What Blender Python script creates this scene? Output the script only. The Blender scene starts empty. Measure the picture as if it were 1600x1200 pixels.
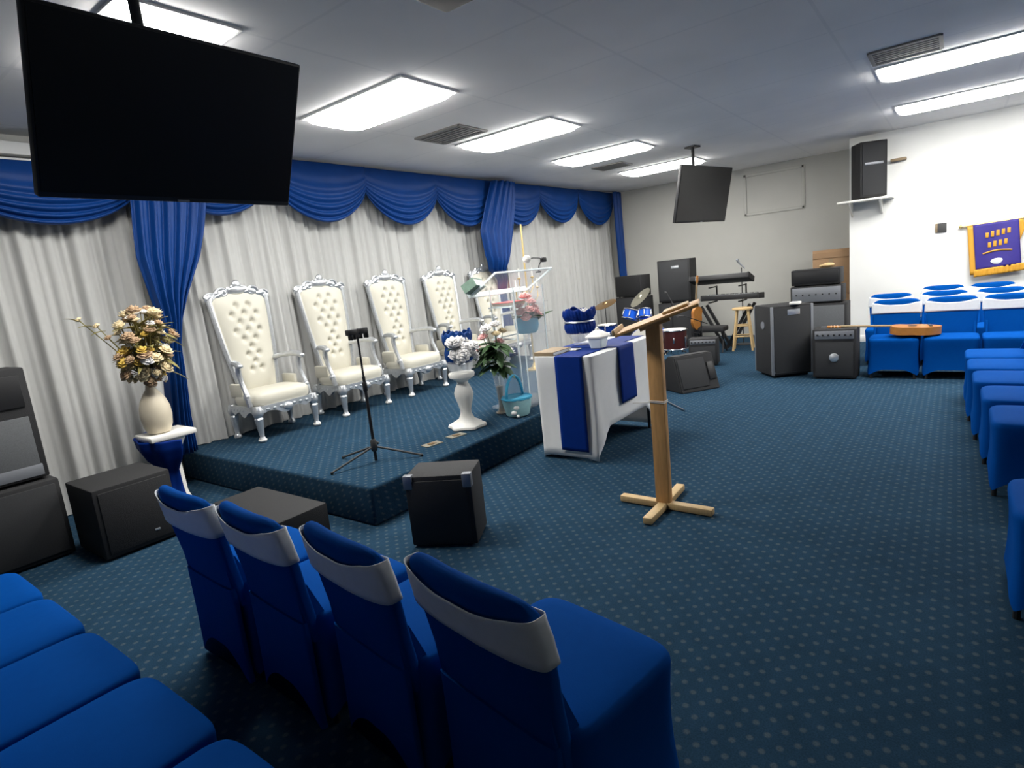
import bpy, bmesh, math, random
from mathutils import Vector, Matrix
PI = math.pi
sc = bpy.context.scene
COL = sc.collection
random.seed(11)

# ---------------------------------------------------------------- materials
MATS = {}
def mat(name, col, rough=.6, metal=0., noise=None, bump=None, trans=0., emit=None, spec=.5, sheen=0., ior=1.45, alpha=1.):
    if name in MATS: return MATS[name]
    m = bpy.data.materials.new(name); m.use_nodes = True
    nt = m.node_tree; b = nt.nodes['Principled BSDF']
    b.inputs['Base Color'].default_value = (*col, 1); b.inputs['Roughness'].default_value = rough
    b.inputs['Metallic'].default_value = metal; b.inputs['Transmission Weight'].default_value = trans
    b.inputs['Specular IOR Level'].default_value = spec; b.inputs['IOR'].default_value = ior
    b.inputs['Sheen Weight'].default_value = sheen; b.inputs['Alpha'].default_value = alpha
    if emit:
        b.inputs['Emission Color'].default_value = (*emit[0], 1); b.inputs['Emission Strength'].default_value = emit[1]
    if noise or bump:
        tc = nt.nodes.new('ShaderNodeTexCoord')
    if noise:
        n = nt.nodes.new('ShaderNodeTexNoise'); n.inputs['Scale'].default_value = noise[0]; n.inputs['Detail'].default_value = 4
        if len(noise) > 2:
            mp = nt.nodes.new('ShaderNodeMapping'); mp.inputs['Scale'].default_value = noise[2]
            nt.links.new(tc.outputs['Object'], mp.inputs[0]); nt.links.new(mp.outputs[0], n.inputs['Vector'])
        else: nt.links.new(tc.outputs['Object'], n.inputs['Vector'])
        r = nt.nodes.new('ShaderNodeMapRange'); r.inputs['To Min'].default_value = 1-noise[1]; r.inputs['To Max'].default_value = 1+noise[1]
        nt.links.new(n.outputs['Fac'], r.inputs['Value'])
        x = nt.nodes.new('ShaderNodeVectorMath'); x.operation = 'SCALE'; x.inputs[0].default_value = col
        nt.links.new(r.outputs[0], x.inputs['Scale']); nt.links.new(x.outputs[0], b.inputs['Base Color'])
    if bump:
        n2 = nt.nodes.new('ShaderNodeTexNoise'); n2.inputs['Scale'].default_value = bump[0]; n2.inputs['Detail'].default_value = 3
        nt.links.new(tc.outputs['Object'], n2.inputs['Vector'])
        bp = nt.nodes.new('ShaderNodeBump'); bp.inputs['Strength'].default_value = bump[1]; bp.inputs['Distance'].default_value = .01
        nt.links.new(n2.outputs['Fac'], bp.inputs['Height']); nt.links.new(bp.outputs[0], b.inputs['Normal'])
    MATS[name] = m
    return m

def translucent(m, fac):
    nt = m.node_tree; b = nt.nodes['Principled BSDF']; out = [n for n in nt.nodes if n.type == 'OUTPUT_MATERIAL'][0]
    t = nt.nodes.new('ShaderNodeBsdfTranslucent'); t.inputs[0].default_value = b.inputs['Base Color'].default_value
    mx = nt.nodes.new('ShaderNodeMixShader'); mx.inputs[0].default_value = fac
    nt.links.new(b.outputs[0], mx.inputs[1]); nt.links.new(t.outputs[0], mx.inputs[2]); nt.links.new(mx.outputs[0], out.inputs[0])

def carpet_mat():
    m = bpy.data.materials.new('dotted_carpet'); m.use_nodes = True; nt = m.node_tree; L = nt.links.new
    b = nt.nodes['Principled BSDF']; b.inputs['Roughness'].default_value = .95; b.inputs['Specular IOR Level'].default_value = .04
    tc = nt.nodes.new('ShaderNodeTexCoord'); sp = nt.nodes.new('ShaderNodeSeparateXYZ'); L(tc.outputs['Object'], sp.inputs[0])
    def M(op, a, c):
        n = nt.nodes.new('ShaderNodeMath'); n.operation = op
        for i, v in enumerate((a, c)):
            if isinstance(v, (int, float)): n.inputs[i].default_value = v
            else: L(v, n.inputs[i])
        return n.outputs[0]
    u = M('DIVIDE', M('ADD', sp.outputs[0], sp.outputs[2]), .080)
    v = M('DIVIDE', M('ADD', sp.outputs[1], sp.outputs[2]), .096)
    def dist(off):
        fu = M('SUBTRACT', M('FRACT', M('ADD', u, off), 0), .5); fv = M('SUBTRACT', M('FRACT', M('ADD', v, off), 0), .5)
        return M('SQRT', M('ADD', M('MULTIPLY', fu, fu), M('MULTIPLY', M('MULTIPLY', fv, fv), 1.6)), 0)
    d = M('MINIMUM', dist(0.), dist(.5))
    r = nt.nodes.new('ShaderNodeMapRange'); r.interpolation_type = 'SMOOTHSTEP'
    r.inputs['From Min'].default_value = .08; r.inputs['From Max'].default_value = .21; r.inputs['To Min'].default_value = 1; r.inputs['To Max'].default_value = 0
    L(d, r.inputs['Value'])
    n = nt.nodes.new('ShaderNodeTexNoise'); n.inputs['Scale'].default_value = 9; n.inputs['Detail'].default_value = 5; L(tc.outputs['Object'], n.inputs['Vector'])
    n3 = nt.nodes.new('ShaderNodeTexNoise'); n3.inputs['Scale'].default_value = 160; L(tc.outputs['Object'], n3.inputs['Vector'])
    k = M('ADD', M('MULTIPLY', n.outputs['Fac'], .5), M('MULTIPLY', n3.outputs['Fac'], .9))
    mx = nt.nodes.new('ShaderNodeMix'); mx.data_type = 'RGBA'
    mx.inputs['A'].default_value = (.0165, .044, .077, 1); mx.inputs['B'].default_value = (.056, .080, .098, 1)
    L(r.outputs[0], mx.inputs['Factor'])
    sc_ = nt.nodes.new('ShaderNodeVectorMath'); sc_.operation = 'SCALE'; L(mx.outputs['Result'], sc_.inputs[0]); L(M('ADD', k, .3), sc_.inputs['Scale'])
    L(sc_.outputs[0], b.inputs['Base Color'])
    bp = nt.nodes.new('ShaderNodeBump'); bp.inputs['Strength'].default_value = .35; bp.inputs['Distance'].default_value = .004
    L(n3.outputs['Fac'], bp.inputs['Height']); L(bp.outputs[0], b.inputs['Normal'])
    return m

def ceiling_mat():
    m = bpy.data.materials.new('ceiling_tile'); m.use_nodes = True; nt = m.node_tree; L = nt.links.new
    b = nt.nodes['Principled BSDF']; b.inputs['Roughness'].default_value = .9; b.inputs['Specular IOR Level'].default_value = .1
    tc = nt.nodes.new('ShaderNodeTexCoord'); sp = nt.nodes.new('ShaderNodeSeparateXYZ'); L(tc.outputs['Object'], sp.inputs[0])
    def M(op, a, c=0.):
        n = nt.nodes.new('ShaderNodeMath'); n.operation = op
        for i, v in enumerate((a, c)):
            if isinstance(v, (int, float)): n.inputs[i].default_value = v
            else: L(v, n.inputs[i])
        return n.outputs[0]
    def line(s, per, off, w):
        f = M('FRACT', M('DIVIDE', M('ADD', s, off), per)); return M('LESS_THAN', M('ABSOLUTE', M('SUBTRACT', f, .5)), w/per)
    g = M('MAXIMUM', line(sp.outputs[0], 1.02, -3.40+.51+10.2, .012), line(sp.outputs[1], 1.28, -3.37+.64+12.8, .012))
    n = nt.nodes.new('ShaderNodeTexNoise'); n.inputs['Scale'].default_value = 1.3; L(tc.outputs['Object'], n.inputs['Vector'])
    mx = nt.nodes.new('ShaderNodeMix'); mx.data_type = 'RGBA'
    mx.inputs['A'].default_value = (.80, .79, .785, 1); mx.inputs['B'].default_value = (.74, .735, .735, 1); L(g, mx.inputs['Factor'])
    s = nt.nodes.new('ShaderNodeVectorMath'); s.operation = 'SCALE'; L(mx.outputs['Result'], s.inputs[0]); L(M('ADD', M('MULTIPLY', n.outputs['Fac'], .2), .9), s.inputs['Scale'])
    L(s.outputs[0], b.inputs['Base Color'])
    return m

m_carpet = carpet_mat(); m_ceil = ceiling_mat()
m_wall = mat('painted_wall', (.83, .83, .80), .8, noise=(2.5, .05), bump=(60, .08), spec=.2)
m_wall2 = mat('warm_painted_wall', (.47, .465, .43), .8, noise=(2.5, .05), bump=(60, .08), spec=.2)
m_trim = mat('white_trim', (.78, .78, .76), .5)
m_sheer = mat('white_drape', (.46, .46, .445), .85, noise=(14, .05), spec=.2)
m_blue = mat('royal_satin', (.0015, .034, .165), .5, noise=(7, .15), spec=.22)
m_spandex = mat('blue_spandex', (.0003, .055, .262), .8, noise=(25, .06), bump=(300, .06), spec=.03)
m_sash = mat('white_sash', (.62, .64, .66), .55, noise=(30, .08), spec=.35)
m_black = mat('black_plastic', (.012, .012, .013), .5)
m_tolex = mat('black_tolex', (.016, .016, .017), .75, bump=(220, .3))
m_grille = mat('speaker_grille', (.028, .029, .031), .85, noise=(180, .4))
m_grille2 = mat('grey_grille', (.11, .115, .12), .85, noise=(150, .3))
m_panel = mat('grey_control_panel', (.22, .23, .25), .45, metal=.3)
m_screen = mat('dark_screen', (.006, .006, .007), .32, spec=.35)
m_steel = mat('chrome', (.72, .73, .74), .22, metal=1.)
m_silver = mat('silver_leaf', (.60, .62, .64), .32, metal=.75, noise=(30, .2))
m_leather = mat('cream_leather', (.56, .535, .45), .5, noise=(12, .04))
m_white = mat('white_gloss', (.82, .80, .74), .35)
m_cream = mat('cream_ceramic', (.62, .55, .42), .45, noise=(8, .08))
m_wood = mat('oak_wood', (.62, .34, .125), .5, noise=(9, .3, (6, 6, .8)))
m_guitar = mat('amber_guitar_wood', (.42, .17, .035), .35, noise=(9, .25, (1, 8, 8)))
m_woodl = mat('pale_wood', (.55, .38, .18), .55, noise=(10, .2, (8, 8, 1)))
m_cloth = mat('white_stretch_cloth', (.86, .86, .85), .75, noise=(20, .04), spec=.25)
translucent(m_cloth, .18)
m_runner = mat('blue_runner', (.001, .021, .165), .6, noise=(16, .12), spec=.12)
m_teal = mat('teal_basket', (.03, .30, .48), .6, noise=(40, .25))
m_teall = mat('pale_teal_ribbon', (.38, .66, .68), .6, noise=(30, .12))
m_card = mat('cardboard', (.30, .185, .10), .85, noise=(6, .1))
m_leaf = mat('green_leaf', (.035, .085, .025), .55, noise=(14, .35))
m_leaf2 = mat('olive_leaf', (.22, .19, .06), .6, noise=(14, .3))
m_rosew = mat('white_petal', (.80, .78, .76), .7, noise=(18, .08))
m_rosep = mat('pink_petal', (.78, .42, .40), .7, noise=(18, .15))
m_rosec = mat('cream_petal', (.66, .54, .33), .7, noise=(18, .2))
m_rosey = mat('yellow_petal', (.56, .38, .07), .7, noise=(18, .2))
m_rosed = mat('tan_petal', (.40, .27, .16), .7, noise=(18, .2))
m_red = mat('red_cover', (.60, .06, .05), .6)
m_gold = mat('gold_metal', (.70, .52, .22), .35, metal=.7)
m_brass = mat('brass_cymbal', (.30, .19, .09), .38, metal=.8)
m_brass2 = mat('pale_cymbal', (.44, .42, .33), .35, metal=.8)
m_drumblue = mat('blue_drum_wrap', (.01, .10, .62), .25)
m_drumred = mat('dark_red_drum_wrap', (.045, .010, .010), .35)
m_head = mat('drum_head', (.72, .68, .60), .6)
m_acr = mat('clear_acrylic', (.86, .90, .92), .08, alpha=.12, spec=.4)
m_glass = mat('clear_glass', (.85, .88, .90), .05, alpha=.22, spec=.6)
m_frost = mat('acrylic_edge', (.80, .88, .88), .35)
m_lamp = mat('lit_diffuser', (.9, .9, .9), .5, emit=((1., .985, .95), 34.0))
m_purple = mat('banner_purple', (.030, .020, .20), .65, noise=(20, .12))
m_bgold = mat('banner_gold', (.58, .29, .025), .6)
m_dark = mat('dark_bracket', (.05, .05, .05), .6)
m_book = mat('green_book', (.14, .22, .17), .6, noise=(25, .4))
m_page = mat('book_pages', (.74, .76, .72), .8)
m_tanbook = mat('tan_book', (.26, .19, .11), .6, noise=(12, .15))
m_vent = mat('vent_metal', (.20, .19, .18), .6)
m_proj = mat('dark_brown_plastic', (.03, .026, .022), .6)

# ---------------------------------------------------------------- mesh helpers
I4 = Matrix.Identity(4)
def TR(loc=(0, 0, 0), rz=0, rx=0, ry=0):
    return Matrix.Translation(loc) @ Matrix.Rotation(rz, 4, 'Z') @ Matrix.Rotation(ry, 4, 'Y') @ Matrix.Rotation(rx, 4, 'X')
def bm_(): return bmesh.new()
def box(bm, c, d, M=I4, bev=0., seg=2):
    r = bmesh.ops.create_cube(bm, size=1., matrix=M @ Matrix.Translation(c) @ Matrix.Diagonal((*d, 1)))
    if bev:
        es = list({e for v in r['verts'] for e in v.link_edges})
        bmesh.ops.bevel(bm, geom=es, offset=bev, segments=seg, affect='EDGES', profile=.5)
    return bm
def loft(bm, rings, close=True, cap0=True, cap1=True, M=I4):
    R = [[bm.verts.new(M @ Vector(p)) for p in r] for r in rings]
    n = len(R[0])
    for a, b in zip(R, R[1:]):
        for i in range(n if close else n-1):
            j = (i+1) % n
            bm.faces.new((a[i], a[j], b[j], b[i]))
    if cap0: bm.faces.new(list(reversed(R[0])))
    if cap1: bm.faces.new(R[-1])
    return bm
def tube(bm, pts, rad, n=8, M=I4):
    pts = [Vector(p) for p in pts]; N = len(pts)
    rs = rad if isinstance(rad, (list, tuple)) else [rad]*N
    rings = []; up = None
    for i, p in enumerate(pts):
        t = (pts[min(i+1, N-1)]-pts[max(i-1, 0)])
        t = t.normalized() if t.length > 1e-9 else Vector((0, 0, 1))
        if up is None:
            up = Vector((0, 0, 1)) if abs(t.z) < .9 else Vector((1, 0, 0))
        a = t.cross(up)
        if a.length < 1e-6: a = t.cross(Vector((0, 1, 0)))
        a.normalize(); b = a.cross(t).normalized(); up = b
        rings.append([p+(a*math.cos(2*PI*k/n)+b*math.sin(2*PI*k/n))*rs[i] for k in range(n)])
    return loft(bm, rings, M=M)
def lathe(bm, prof, n=24, M=I4, rip=None):
    rings = []
    for r, z in prof:
        rings.append([((r*(1+(rip(2*PI*k/n, z) if rip else 0)))*math.cos(2*PI*k/n), (r*(1+(rip(2*PI*k/n, z) if rip else 0)))*math.sin(2*PI*k/n), z) for k in range(n)])
    return loft(bm, rings, M=M)
def grid(bm, f, nu, nv, M=I4, closed_u=False):
    V = [[bm.verts.new(M @ Vector(f(i/nu, j/nv))) for j in range(nv+1)] for i in range(nu if closed_u else nu+1)]
    for i in range(nu):
        i2 = (i+1) % len(V)
        for j in range(nv):
            bm.faces.new((V[i][j], V[i2][j], V[i2][j+1], V[i][j+1]))
    return bm
def sph(bm, c, r, s=(1, 1, 1), sub=2, M=I4):
    bmesh.ops.create_icosphere(bm, subdivisions=sub, radius=r, matrix=M @ Matrix.Translation(c) @ Matrix.Diagonal((*s, 1)))
    return bm
def prism(bm, poly, h0, h1, M=I4):
    return loft(bm, [[(x, y, h0) for x, y in poly], [(x, y, h1) for x, y in poly]], M=M)
def rr(a, b, n=40, p=5., cx=0, cy=0):
    out = []
    for k in range(n):
        t = 2*PI*(k+.5)/n; c, s = math.cos(t), math.sin(t)
        out.append((cx+a*math.copysign(abs(c)**(2/p), c), cy+b*math.copysign(abs(s)**(2/p), s)))
    return out
def obj(name, bm, m, parent=None, loc=None, rot=None, sharp=38, solid=0):
    me = bpy.data.meshes.new(name); bmesh.ops.recalc_face_normals(bm, faces=bm.faces); bm.to_mesh(me); bm.free()
    me.materials.append(m)
    for p in me.polygons: p.use_smooth = True
    me.set_sharp_from_angle(angle=math.radians(sharp))
    o = bpy.data.objects.new(name, me); COL.objects.link(o)
    if parent is not None: o.parent = parent
    if loc is not None: o.location = loc
    if rot is not None: o.rotation_euler = rot
    if solid:
        s = o.modifiers.new('thickness', 'SOLIDIFY'); s.thickness = solid; s.offset = 0
    return o
def tag(o, label, cat, group=None):
    o['label'] = label; o['category'] = cat
    if group: o['group'] = group
    return o
def thing(name, label, cat, loc=(0, 0, 0), rz=0, group=None):
    o = bpy.data.objects.new(name, None); o.empty_display_size = .1; COL.objects.link(o)
    o.location = loc; o.rotation_euler = (0, 0, rz)
    return tag(o, label, cat, group)
def struct(name, bm, m, parent=None, **k):
    o = obj(name, bm, m, parent, **k)
    if parent is None: o['kind'] = 'structure'
    return o
def dup(root, loc, rz, label, group=None):
    r = root.copy(); COL.objects.link(r); r.location = loc; r.rotation_euler = (0, 0, rz); r['label'] = label
    if group: r['group'] = group
    for ch in list(root.children):
        c = ch.copy(); COL.objects.link(c); c.parent = r
        for g in list(ch.children):
            d = g.copy(); COL.objects.link(d); d.parent = c
    return r

H = 3.20          # ceiling
ST = .29          # stage height
# ---------------------------------------------------------------- the room
struct('floor', box(bm_(), (2.6, .1, -.05), (19.4, 12.4, .1)), m_carpet)
struct('ceiling', box(bm_(), (2.6, .1, H+.05), (19.4, 12.4, .1)), m_ceil)
struct('wall_left', box(bm_(), (2.6, 6.26, 1.6), (19.4, .1, 3.2)), m_wall)
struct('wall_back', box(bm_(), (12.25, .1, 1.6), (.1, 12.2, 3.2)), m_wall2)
struct('wall_right', box(bm_(), (2.6, -6.05, 1.6), (19.4, .1, 3.2)), m_wall)
struct('wall_rear', box(bm_(), (-7.05, .1, 1.6), (.1, 12.2, 3.2)), m_wall)
struct('wall_front', box(bm_(), (11.62, -2.305, 1.6), (1.16, 7.39, 3.2)), m_wall)
# raised rectangular moulding on the back wall
b = bm_()
for c, d in (((12.19, 2.78, 3.06), (.024, 1.06, .05)), ((12.19, 2.78, 2.34), (.024, 1.06, .05)), ((12.19, 3.29, 2.70), (.024, .05, .76)), ((12.19, 2.27, 2.70), (.024, .05, .76))):
    box(b, c, d, bev=.006)
struct('trim_1', b, m_wall2)
struct('trim_2', box(bm_(), (11.032, -2.305, .05), (.016, 7.38, .1), bev=.004), m_trim)
# cornice rail over the drapes at the left end
b = bm_()
box(b, (.45, 6.04, 3.05), (3.5, .08, .10), bev=.01); box(b, (.45, 6.03, 2.955), (3.5, .10, .03), bev=.006)
struct('trim_3', b, m_trim)

# stage
b = bm_()
box(b, (5.275, 4.70, ST/2), (5.65, 2.92, ST), bev=.025, seg=3)
o = obj('stage_platform', b, m_carpet); tag(o, 'low dotted blue carpeted stage platform under the throne chairs', 'stage')

# ---------------------------------------------------------------- ceiling fixtures
def light(x, y, label, lx=.62, ly=1.28):
    t = thing('ceiling_light', label, 'ceiling light', (x, y, H), 0, 'fluorescent ceiling lights')
    b = bm_()
    for c, d in (((0, ly/2+.008, -.008), (lx+.032, .016, .016)), ((0, -ly/2-.008, -.008), (lx+.032, .016, .016)), ((lx/2+.008, 0, -.008), (.016, ly, .016)), ((-lx/2-.008, 0, -.008), (.016, ly, .016))):
        box(b, c, d)
    obj('frame', b, m_trim, t)
    b = bm_()
    loft(b, [[(p[0], p[1], z) for p in rr(lx/2*s, ly/2*s2, 40, 9.)] for z, s, s2 in ((-.002, 1, 1), (-.03, .99, .995), (-.045, .93, .97))])
    obj('diffuser', b, m_lamp, t)
    return t
light(1.80, 3.98, 'bright ceiling light partly hidden behind the large hanging television')
light(3.41+.307, 4.01, 'largest bright rectangular ceiling light, just right of the hanging television')
light(5.458+.307, 4.01, 'bright ceiling light second right of the hanging television, beside a dark vent')
light(7.491+.307, 4.01, 'bright ceiling light third right of the hanging television')
light(9.617+.307, 4.01, 'farthest bright ceiling light, above the small hanging television')
light(6.939+.29, -.57, 'upper one of the two long ceiling lights at the right edge', lx=.58, ly=2.44)
light(9.104+.29, -.57, 'lower one of the two long ceiling lights, nearest the white wall', lx=.58, ly=2.44)
def vent(x, y, lx, ly, label):
    t = thing('ceiling_vent', label, 'vent', (x, y, H), 0, 'ceiling vents')
    b = bm_()
    for s in (-1, 1):
        box(b, (s*lx/2, 0, -.008), (.03, ly, .016)); box(b, (0, s*ly/2, -.008), (lx, .03, .016))
    obj('frame', b, m_vent, t)
    b = bm_()
    for k in range(7): box(b, (-lx/2+lx*(k+.5)/7, 0, -.01), (.04, ly-.03, .006), M=I4)
    obj('louvre', b, m_vent, t)
vent(5.04, 4.36, .46, .62, 'grey ceiling vent left of the second ceiling light')
vent(8.9, 4.42, .40, .50, 'small grey ceiling vent left of the farthest ceiling light')
vent(6.55, .40, .45, .50, 'grey ceiling vent above the long ceiling lights at right')
t = thing('projector', 'dark box shaped projector hanging from the ceiling at the top edge', 'projector', (2.33, 1.93, 3.0))
obj('housing', box(bm_(), (0, 0, .06), (.46, .44, .12), bev=.02), m_proj, t)
obj('mount', box(bm_(), (0, 0, .16), (.12, .12, .08)), m_dark, t)
obj('rim', box(bm_(), (-.20, .225, .05), (.06, .02, .06)), m_gold, t)

def tv(name, label, loc, rz, W, Hh, tilt, polex):
    """width along local x, screen faces local -y, tilted down"""
    t = thing(name, label, 'television', loc, rz)
    M = Matrix.Rotation(tilt, 4, 'X')   # top leans to -y
    b = bm_(); box(b, (0, .02, 0), (W, .045, Hh), M, bev=.008); obj('casing', b, m_black, t)
    b = bm_(); box(b, (0, -.0045, .006), (W-.022, .006, Hh-.035), M); obj('screen', b, m_screen, t)
    b = bm_(); box(b, (0, .055, .02), (.34, .03, .28), M, bev=.004)
    top = H-loc[2]
    tube(b, [(polex, .10, -.02), (polex, .10, top-.01)], .022, 12)
    box(b, (polex, .10, top-.012), (.16, .16, .022))
    box(b, (polex, .085, .03), (.10, .09, .08))
    obj('ceiling_mount', b, m_black, t)
    b = bm_(); box(b, (0, -.005, -Hh/2+.008), (.05, .008, .010), M); obj('logo', b, m_panel, t)
    return t
tv('television', 'large black television hanging tilted from the ceiling at upper left', (1.337, 2.64, 2.415), 0, 1.065, .665, math.radians(25), -.06)
tv('television', 'small black television hanging near the far corner of the room', (8.84, 2.95, 2.517), -.237, 1.30, .78, math.radians(12), -.10)

# ---------------------------------------------------------------- drapes
def drape(x0, x1, z0, z1, label, seed):
    rnd = random.Random(seed); ph = [rnd.uniform(0, 6) for _ in range(6)]
    b = bm_(); n = int((x1-x0)*64)
    def f(u, v):
        x = x0+(x1-x0)*u; w = .45+.55*(1-v)
        y = 6.125-.028*w*math.sin(x*33+ph[0]+1.3*math.sin(x*3.1+ph[1]))-.018*math.sin(x*13.7+ph[2]+.5*v)-.013*math.sin(x*61+ph[3]+1.5*math.sin(x*5+ph[5]))-.006*math.sin(x*97+ph[5])-.05*(1-v)
        return (x+.02*(1-v)*math.sin(x*4+ph[4]), y, z0+(z1-z0)*v)
    grid(b, f, n, 10)
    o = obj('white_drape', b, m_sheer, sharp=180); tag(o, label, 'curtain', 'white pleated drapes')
drape(-1.6, 2.42, .01, 3.0, 'pleated white drape at far left behind the cream bouquet', 1)
drape(2.44, 8.09, ST+.008, 3.14, 'wide pleated white drape behind the five throne chairs', 2)
drape(8.12, 11.95, .01, 3.14, 'pleated white drape at the far end behind the drums', 3)

def swag(xc, w, ztop, drop, label, seed):
    rnd = random.Random(seed); p0 = rnd.uniform(-.4, .4); kx = rnd.uniform(-.05, .05)
    b = bm_()
    def f(u, v):
        t = 2*u-1
        arc = max(0, 1-abs(t)**1.9)**.72; side = .40
        vv = v**1.05
        z = ztop-drop*(side*vv+(1-side)*vv*arc)
        puff = (.25+.75*arc)
        y = 5.985-.035-.075*math.sin(PI*min(1, v*1.02)*.86)*puff-.021*puff*math.sin(v*v*2*PI*5.5+p0+3*kx*t)*min(1, .12+1.1*v*v)-.016*math.sin(t*7+p0)*(1-v)*(.3+v)
        x = xc+kx*drop*vv*.6+w/2*t*(1-.07*vv)
        return (x, y, z)
    grid(b, f, 44, 64)
    o = obj('valance_swag', b, m_blue, sharp=180, solid=.006); tag(o, label, 'valance', 'royal blue valance swags')
swag(.40, 1.5, 2.945, .52, 'blue valance swag at the far left edge of the picture', 21)
swag(1.80, 1.45, 2.945, .50, 'blue valance swag directly under the left half of the hanging television', 22)
swag(3.16, 1.36, 3.165, .62, 'blue valance swag right of the gathered tail, under the television', 23)
swag(4.46, 1.40, 3.172, .68, 'large blue valance swag just right of the hanging television', 24)
swag(5.74, 1.40, 3.168, .70, 'large blue valance swag over the middle throne chairs', 25)
swag(7.04, 1.40, 3.166, .71, 'blue valance swag left of the far gathered tail', 26)
swag(8.40, 1.36, 3.166, .70, 'blue valance swag just right of the far gathered tail', 27)
swag(9.72, 1.42, 3.172, .64, 'blue valance swag second from the far corner', 28)
swag(11.16, 1.50, 3.178, .68, 'blue valance swag nearest the far corner', 29)

def tail(prof, label, seed, y=5.80, amp=.035, folds=5.5, cat='curtain', ylow=None):
    """prof: list of (z, xl, xr) from top to bottom"""
    b = bm_(); rnd = random.Random(seed); ph = rnd.uniform(0, 6)
    def interp(v):
        s = v*(len(prof)-1); i = min(int(s), len(prof)-2); k = s-i; k = k*k*(3-2*k)*.5+k*.5
        return [prof[i][j]*(1-k)+prof[i+1][j]*k for j in range(3)]
    wm = max(p[2]-p[1] for p in prof)
    def f(u, v):
        z, a, c = interp(v); tight = 1-(c-a)/wm
        k = min(1, max(0, (1.9-z)/.5)) if ylow else 0; yy = y+((ylow or y)-y)*k; am = amp*(1-.6*k)
        fl = math.sin(u*2*PI*folds+ph+1.2*v)+.4*math.sin(u*2*PI*folds*2.1+ph*2-2*v)
        return (a+(c-a)*u, yy-.03*(1-k)*math.sin(PI*u)*(1+tight)-am*(.55+.5*tight)*fl-.06*tight*(1-k)*math.sin(PI*u), z)
    grid(b, f, 90, 40)
    o = obj('gathered_drape_tail', b, m_blue, sharp=180, solid=.005); tag(o, label, cat, 'royal blue gathered drape tails')
tail([(3.0, 2.36, 3.02), (2.62, 2.34, 3.0), (2.38, 2.312, 2.93), (2.15, 2.294, 2.846), (1.80, 2.34, 2.66), (1.57, 2.376, 2.559), (1.34, 2.352, 2.50), (.98, 2.305, 2.481), (.68, 2.268, 2.456), (.33, 2.238, 2.454)],
     'blue gathered drape tail hanging behind the cream bouquet', 5)
tail([(3.14, 7.55, 8.12), (2.78, 7.34, 8.07), (2.38, 7.14, 7.95), (1.99, 7.204, 7.80), (1.78, 7.29, 7.70), (1.62, 7.54, 7.78), (1.45, 7.60, 7.80), (1.2, 7.62, 7.84), (.8, 7.64, 7.92), (.32, 7.62, 7.96)],
     'blue gathered drape tail behind the clear podium', 6, folds=4.5, ylow=5.96)
tail([(3.17, 11.60, 11.98), (2.38, 11.62, 11.98), (1.84, 11.66, 11.97), (1.45, 11.70, 11.95), (1.3, 11.75, 11.9)],
     'short blue drape tail in the far corner beside the back wall', 7, folds=3)

# ---------------------------------------------------------------- covered banquet chairs
def cover_bm(hh=.885):
    b = bm_(); n = 72
    a0, b0 = .240, .258; cx = .0
    base = rr(a0, b0, n, 7.)
    def side(x, y):
        return (abs(y)/b0, 'x', x) if abs(x)/a0 >= abs(y)/b0 else (abs(x)/a0, 'y', y)
    rings = []
    for fz in (0, .12, .3, .5, .7, .88, 1.0):
        r = []
        for x, y in base:
            t, ax, s = side(x, y)
            arch = (.105 if ax == 'x' else .12)*(1-min(1, t)**2.6)
            z0 = .015+arch; z = z0+(.437-z0)*fz
            pin = 1-.05*math.sin(PI*fz)*(1-.6*t**3)+.035*(1-fz)**2*t**4
            r.append((cx+x*pin, y*pin, z))
        rings.append(r)
    for z, s in ((.452, .995), (.463, .975), (.470, .93), (.476, .75), (.480, .4)):
        rings.append([(cx+x*s, y*s, z) for x, y in base])
    loft(b, rings, cap0=False)
    rings = []
    for z, a, w in ((.37, .030, .228), (.45, .034, .232), (.56, .034, .236), (.68, .033, .245), (.77, .032, .250), (hh-.05, .031, .250), (hh-.025, .028, .246), (hh-.010, .021, .236), (hh-.002, .012, .215), (hh, .004, .19)):
        xc = -.222-.075*(z-.40)/.48
        rings.append([(xc+x-.022*(1-(y/.23)**2)*min(1, max(0, (z-.45)/.2)), y, z-.034*(min(1, abs(y)/.25))**6*max(0, (z-.7)/(hh-.7))) for x, y in rr(a, w, n, 4.5)])
    loft(b, rings)
    # rear skirt under the back
    loft(b, [[(-.255+x*k, y, z+(.13*(1-min(1, abs(y)/.225)**2.4) if z < .1 else 0)) for x, y in rr(.02, .228+.008*(z < .1), n, 4.5)] for z, k in ((.02, 1), (.2, 1), (.46, 1))])
    # stretched web between seat and back at each side
    for s in (-1, 1):
        loft(b, [[(-.26, s*.205, .44), (-.17, s*.205, .455), (-.17, s*.225, .455), (-.26, s*.225, .44)],
                 [(-.275, s*.205, .60), (-.225, s*.205, .60), (-.225, s*.225, .60), (-.275, s*.225, .60)]])
    return b
def sash_bm(hh=.885):
    b = bm_(); n = 72; out = []
    for k in range(n+1):
        pass
    lev = 6
    rings = []
    for j in range(lev+1):
        v = j/lev; r = []
        for x, y in rr(.033, .252, n, 4.5):
            t = min(1, abs(y)/.25)
            zb = hh-.165-.006*t*t; zt = hh-.070+.048*t**2.2
            z = zb+(zt-zb)*v
            xc = -.222-.075*(z-.40)/.48-.022*(1-(y/.255)**2)
            e = .006*(1 if v in (0, 1) else 0)+.002*math.sin(v*14)
            g = 1+(.20+e*6)
            taper = 1-.05*max(0, (z-(hh-.10))/.1)
            r.append((xc+x*g, y*(1.025+e*.4)*taper, z-.012*max(0, t-.75)*4*v))
        rings.append(r)
    loft(b, rings, cap0=False, cap1=False)
    return b
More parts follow.
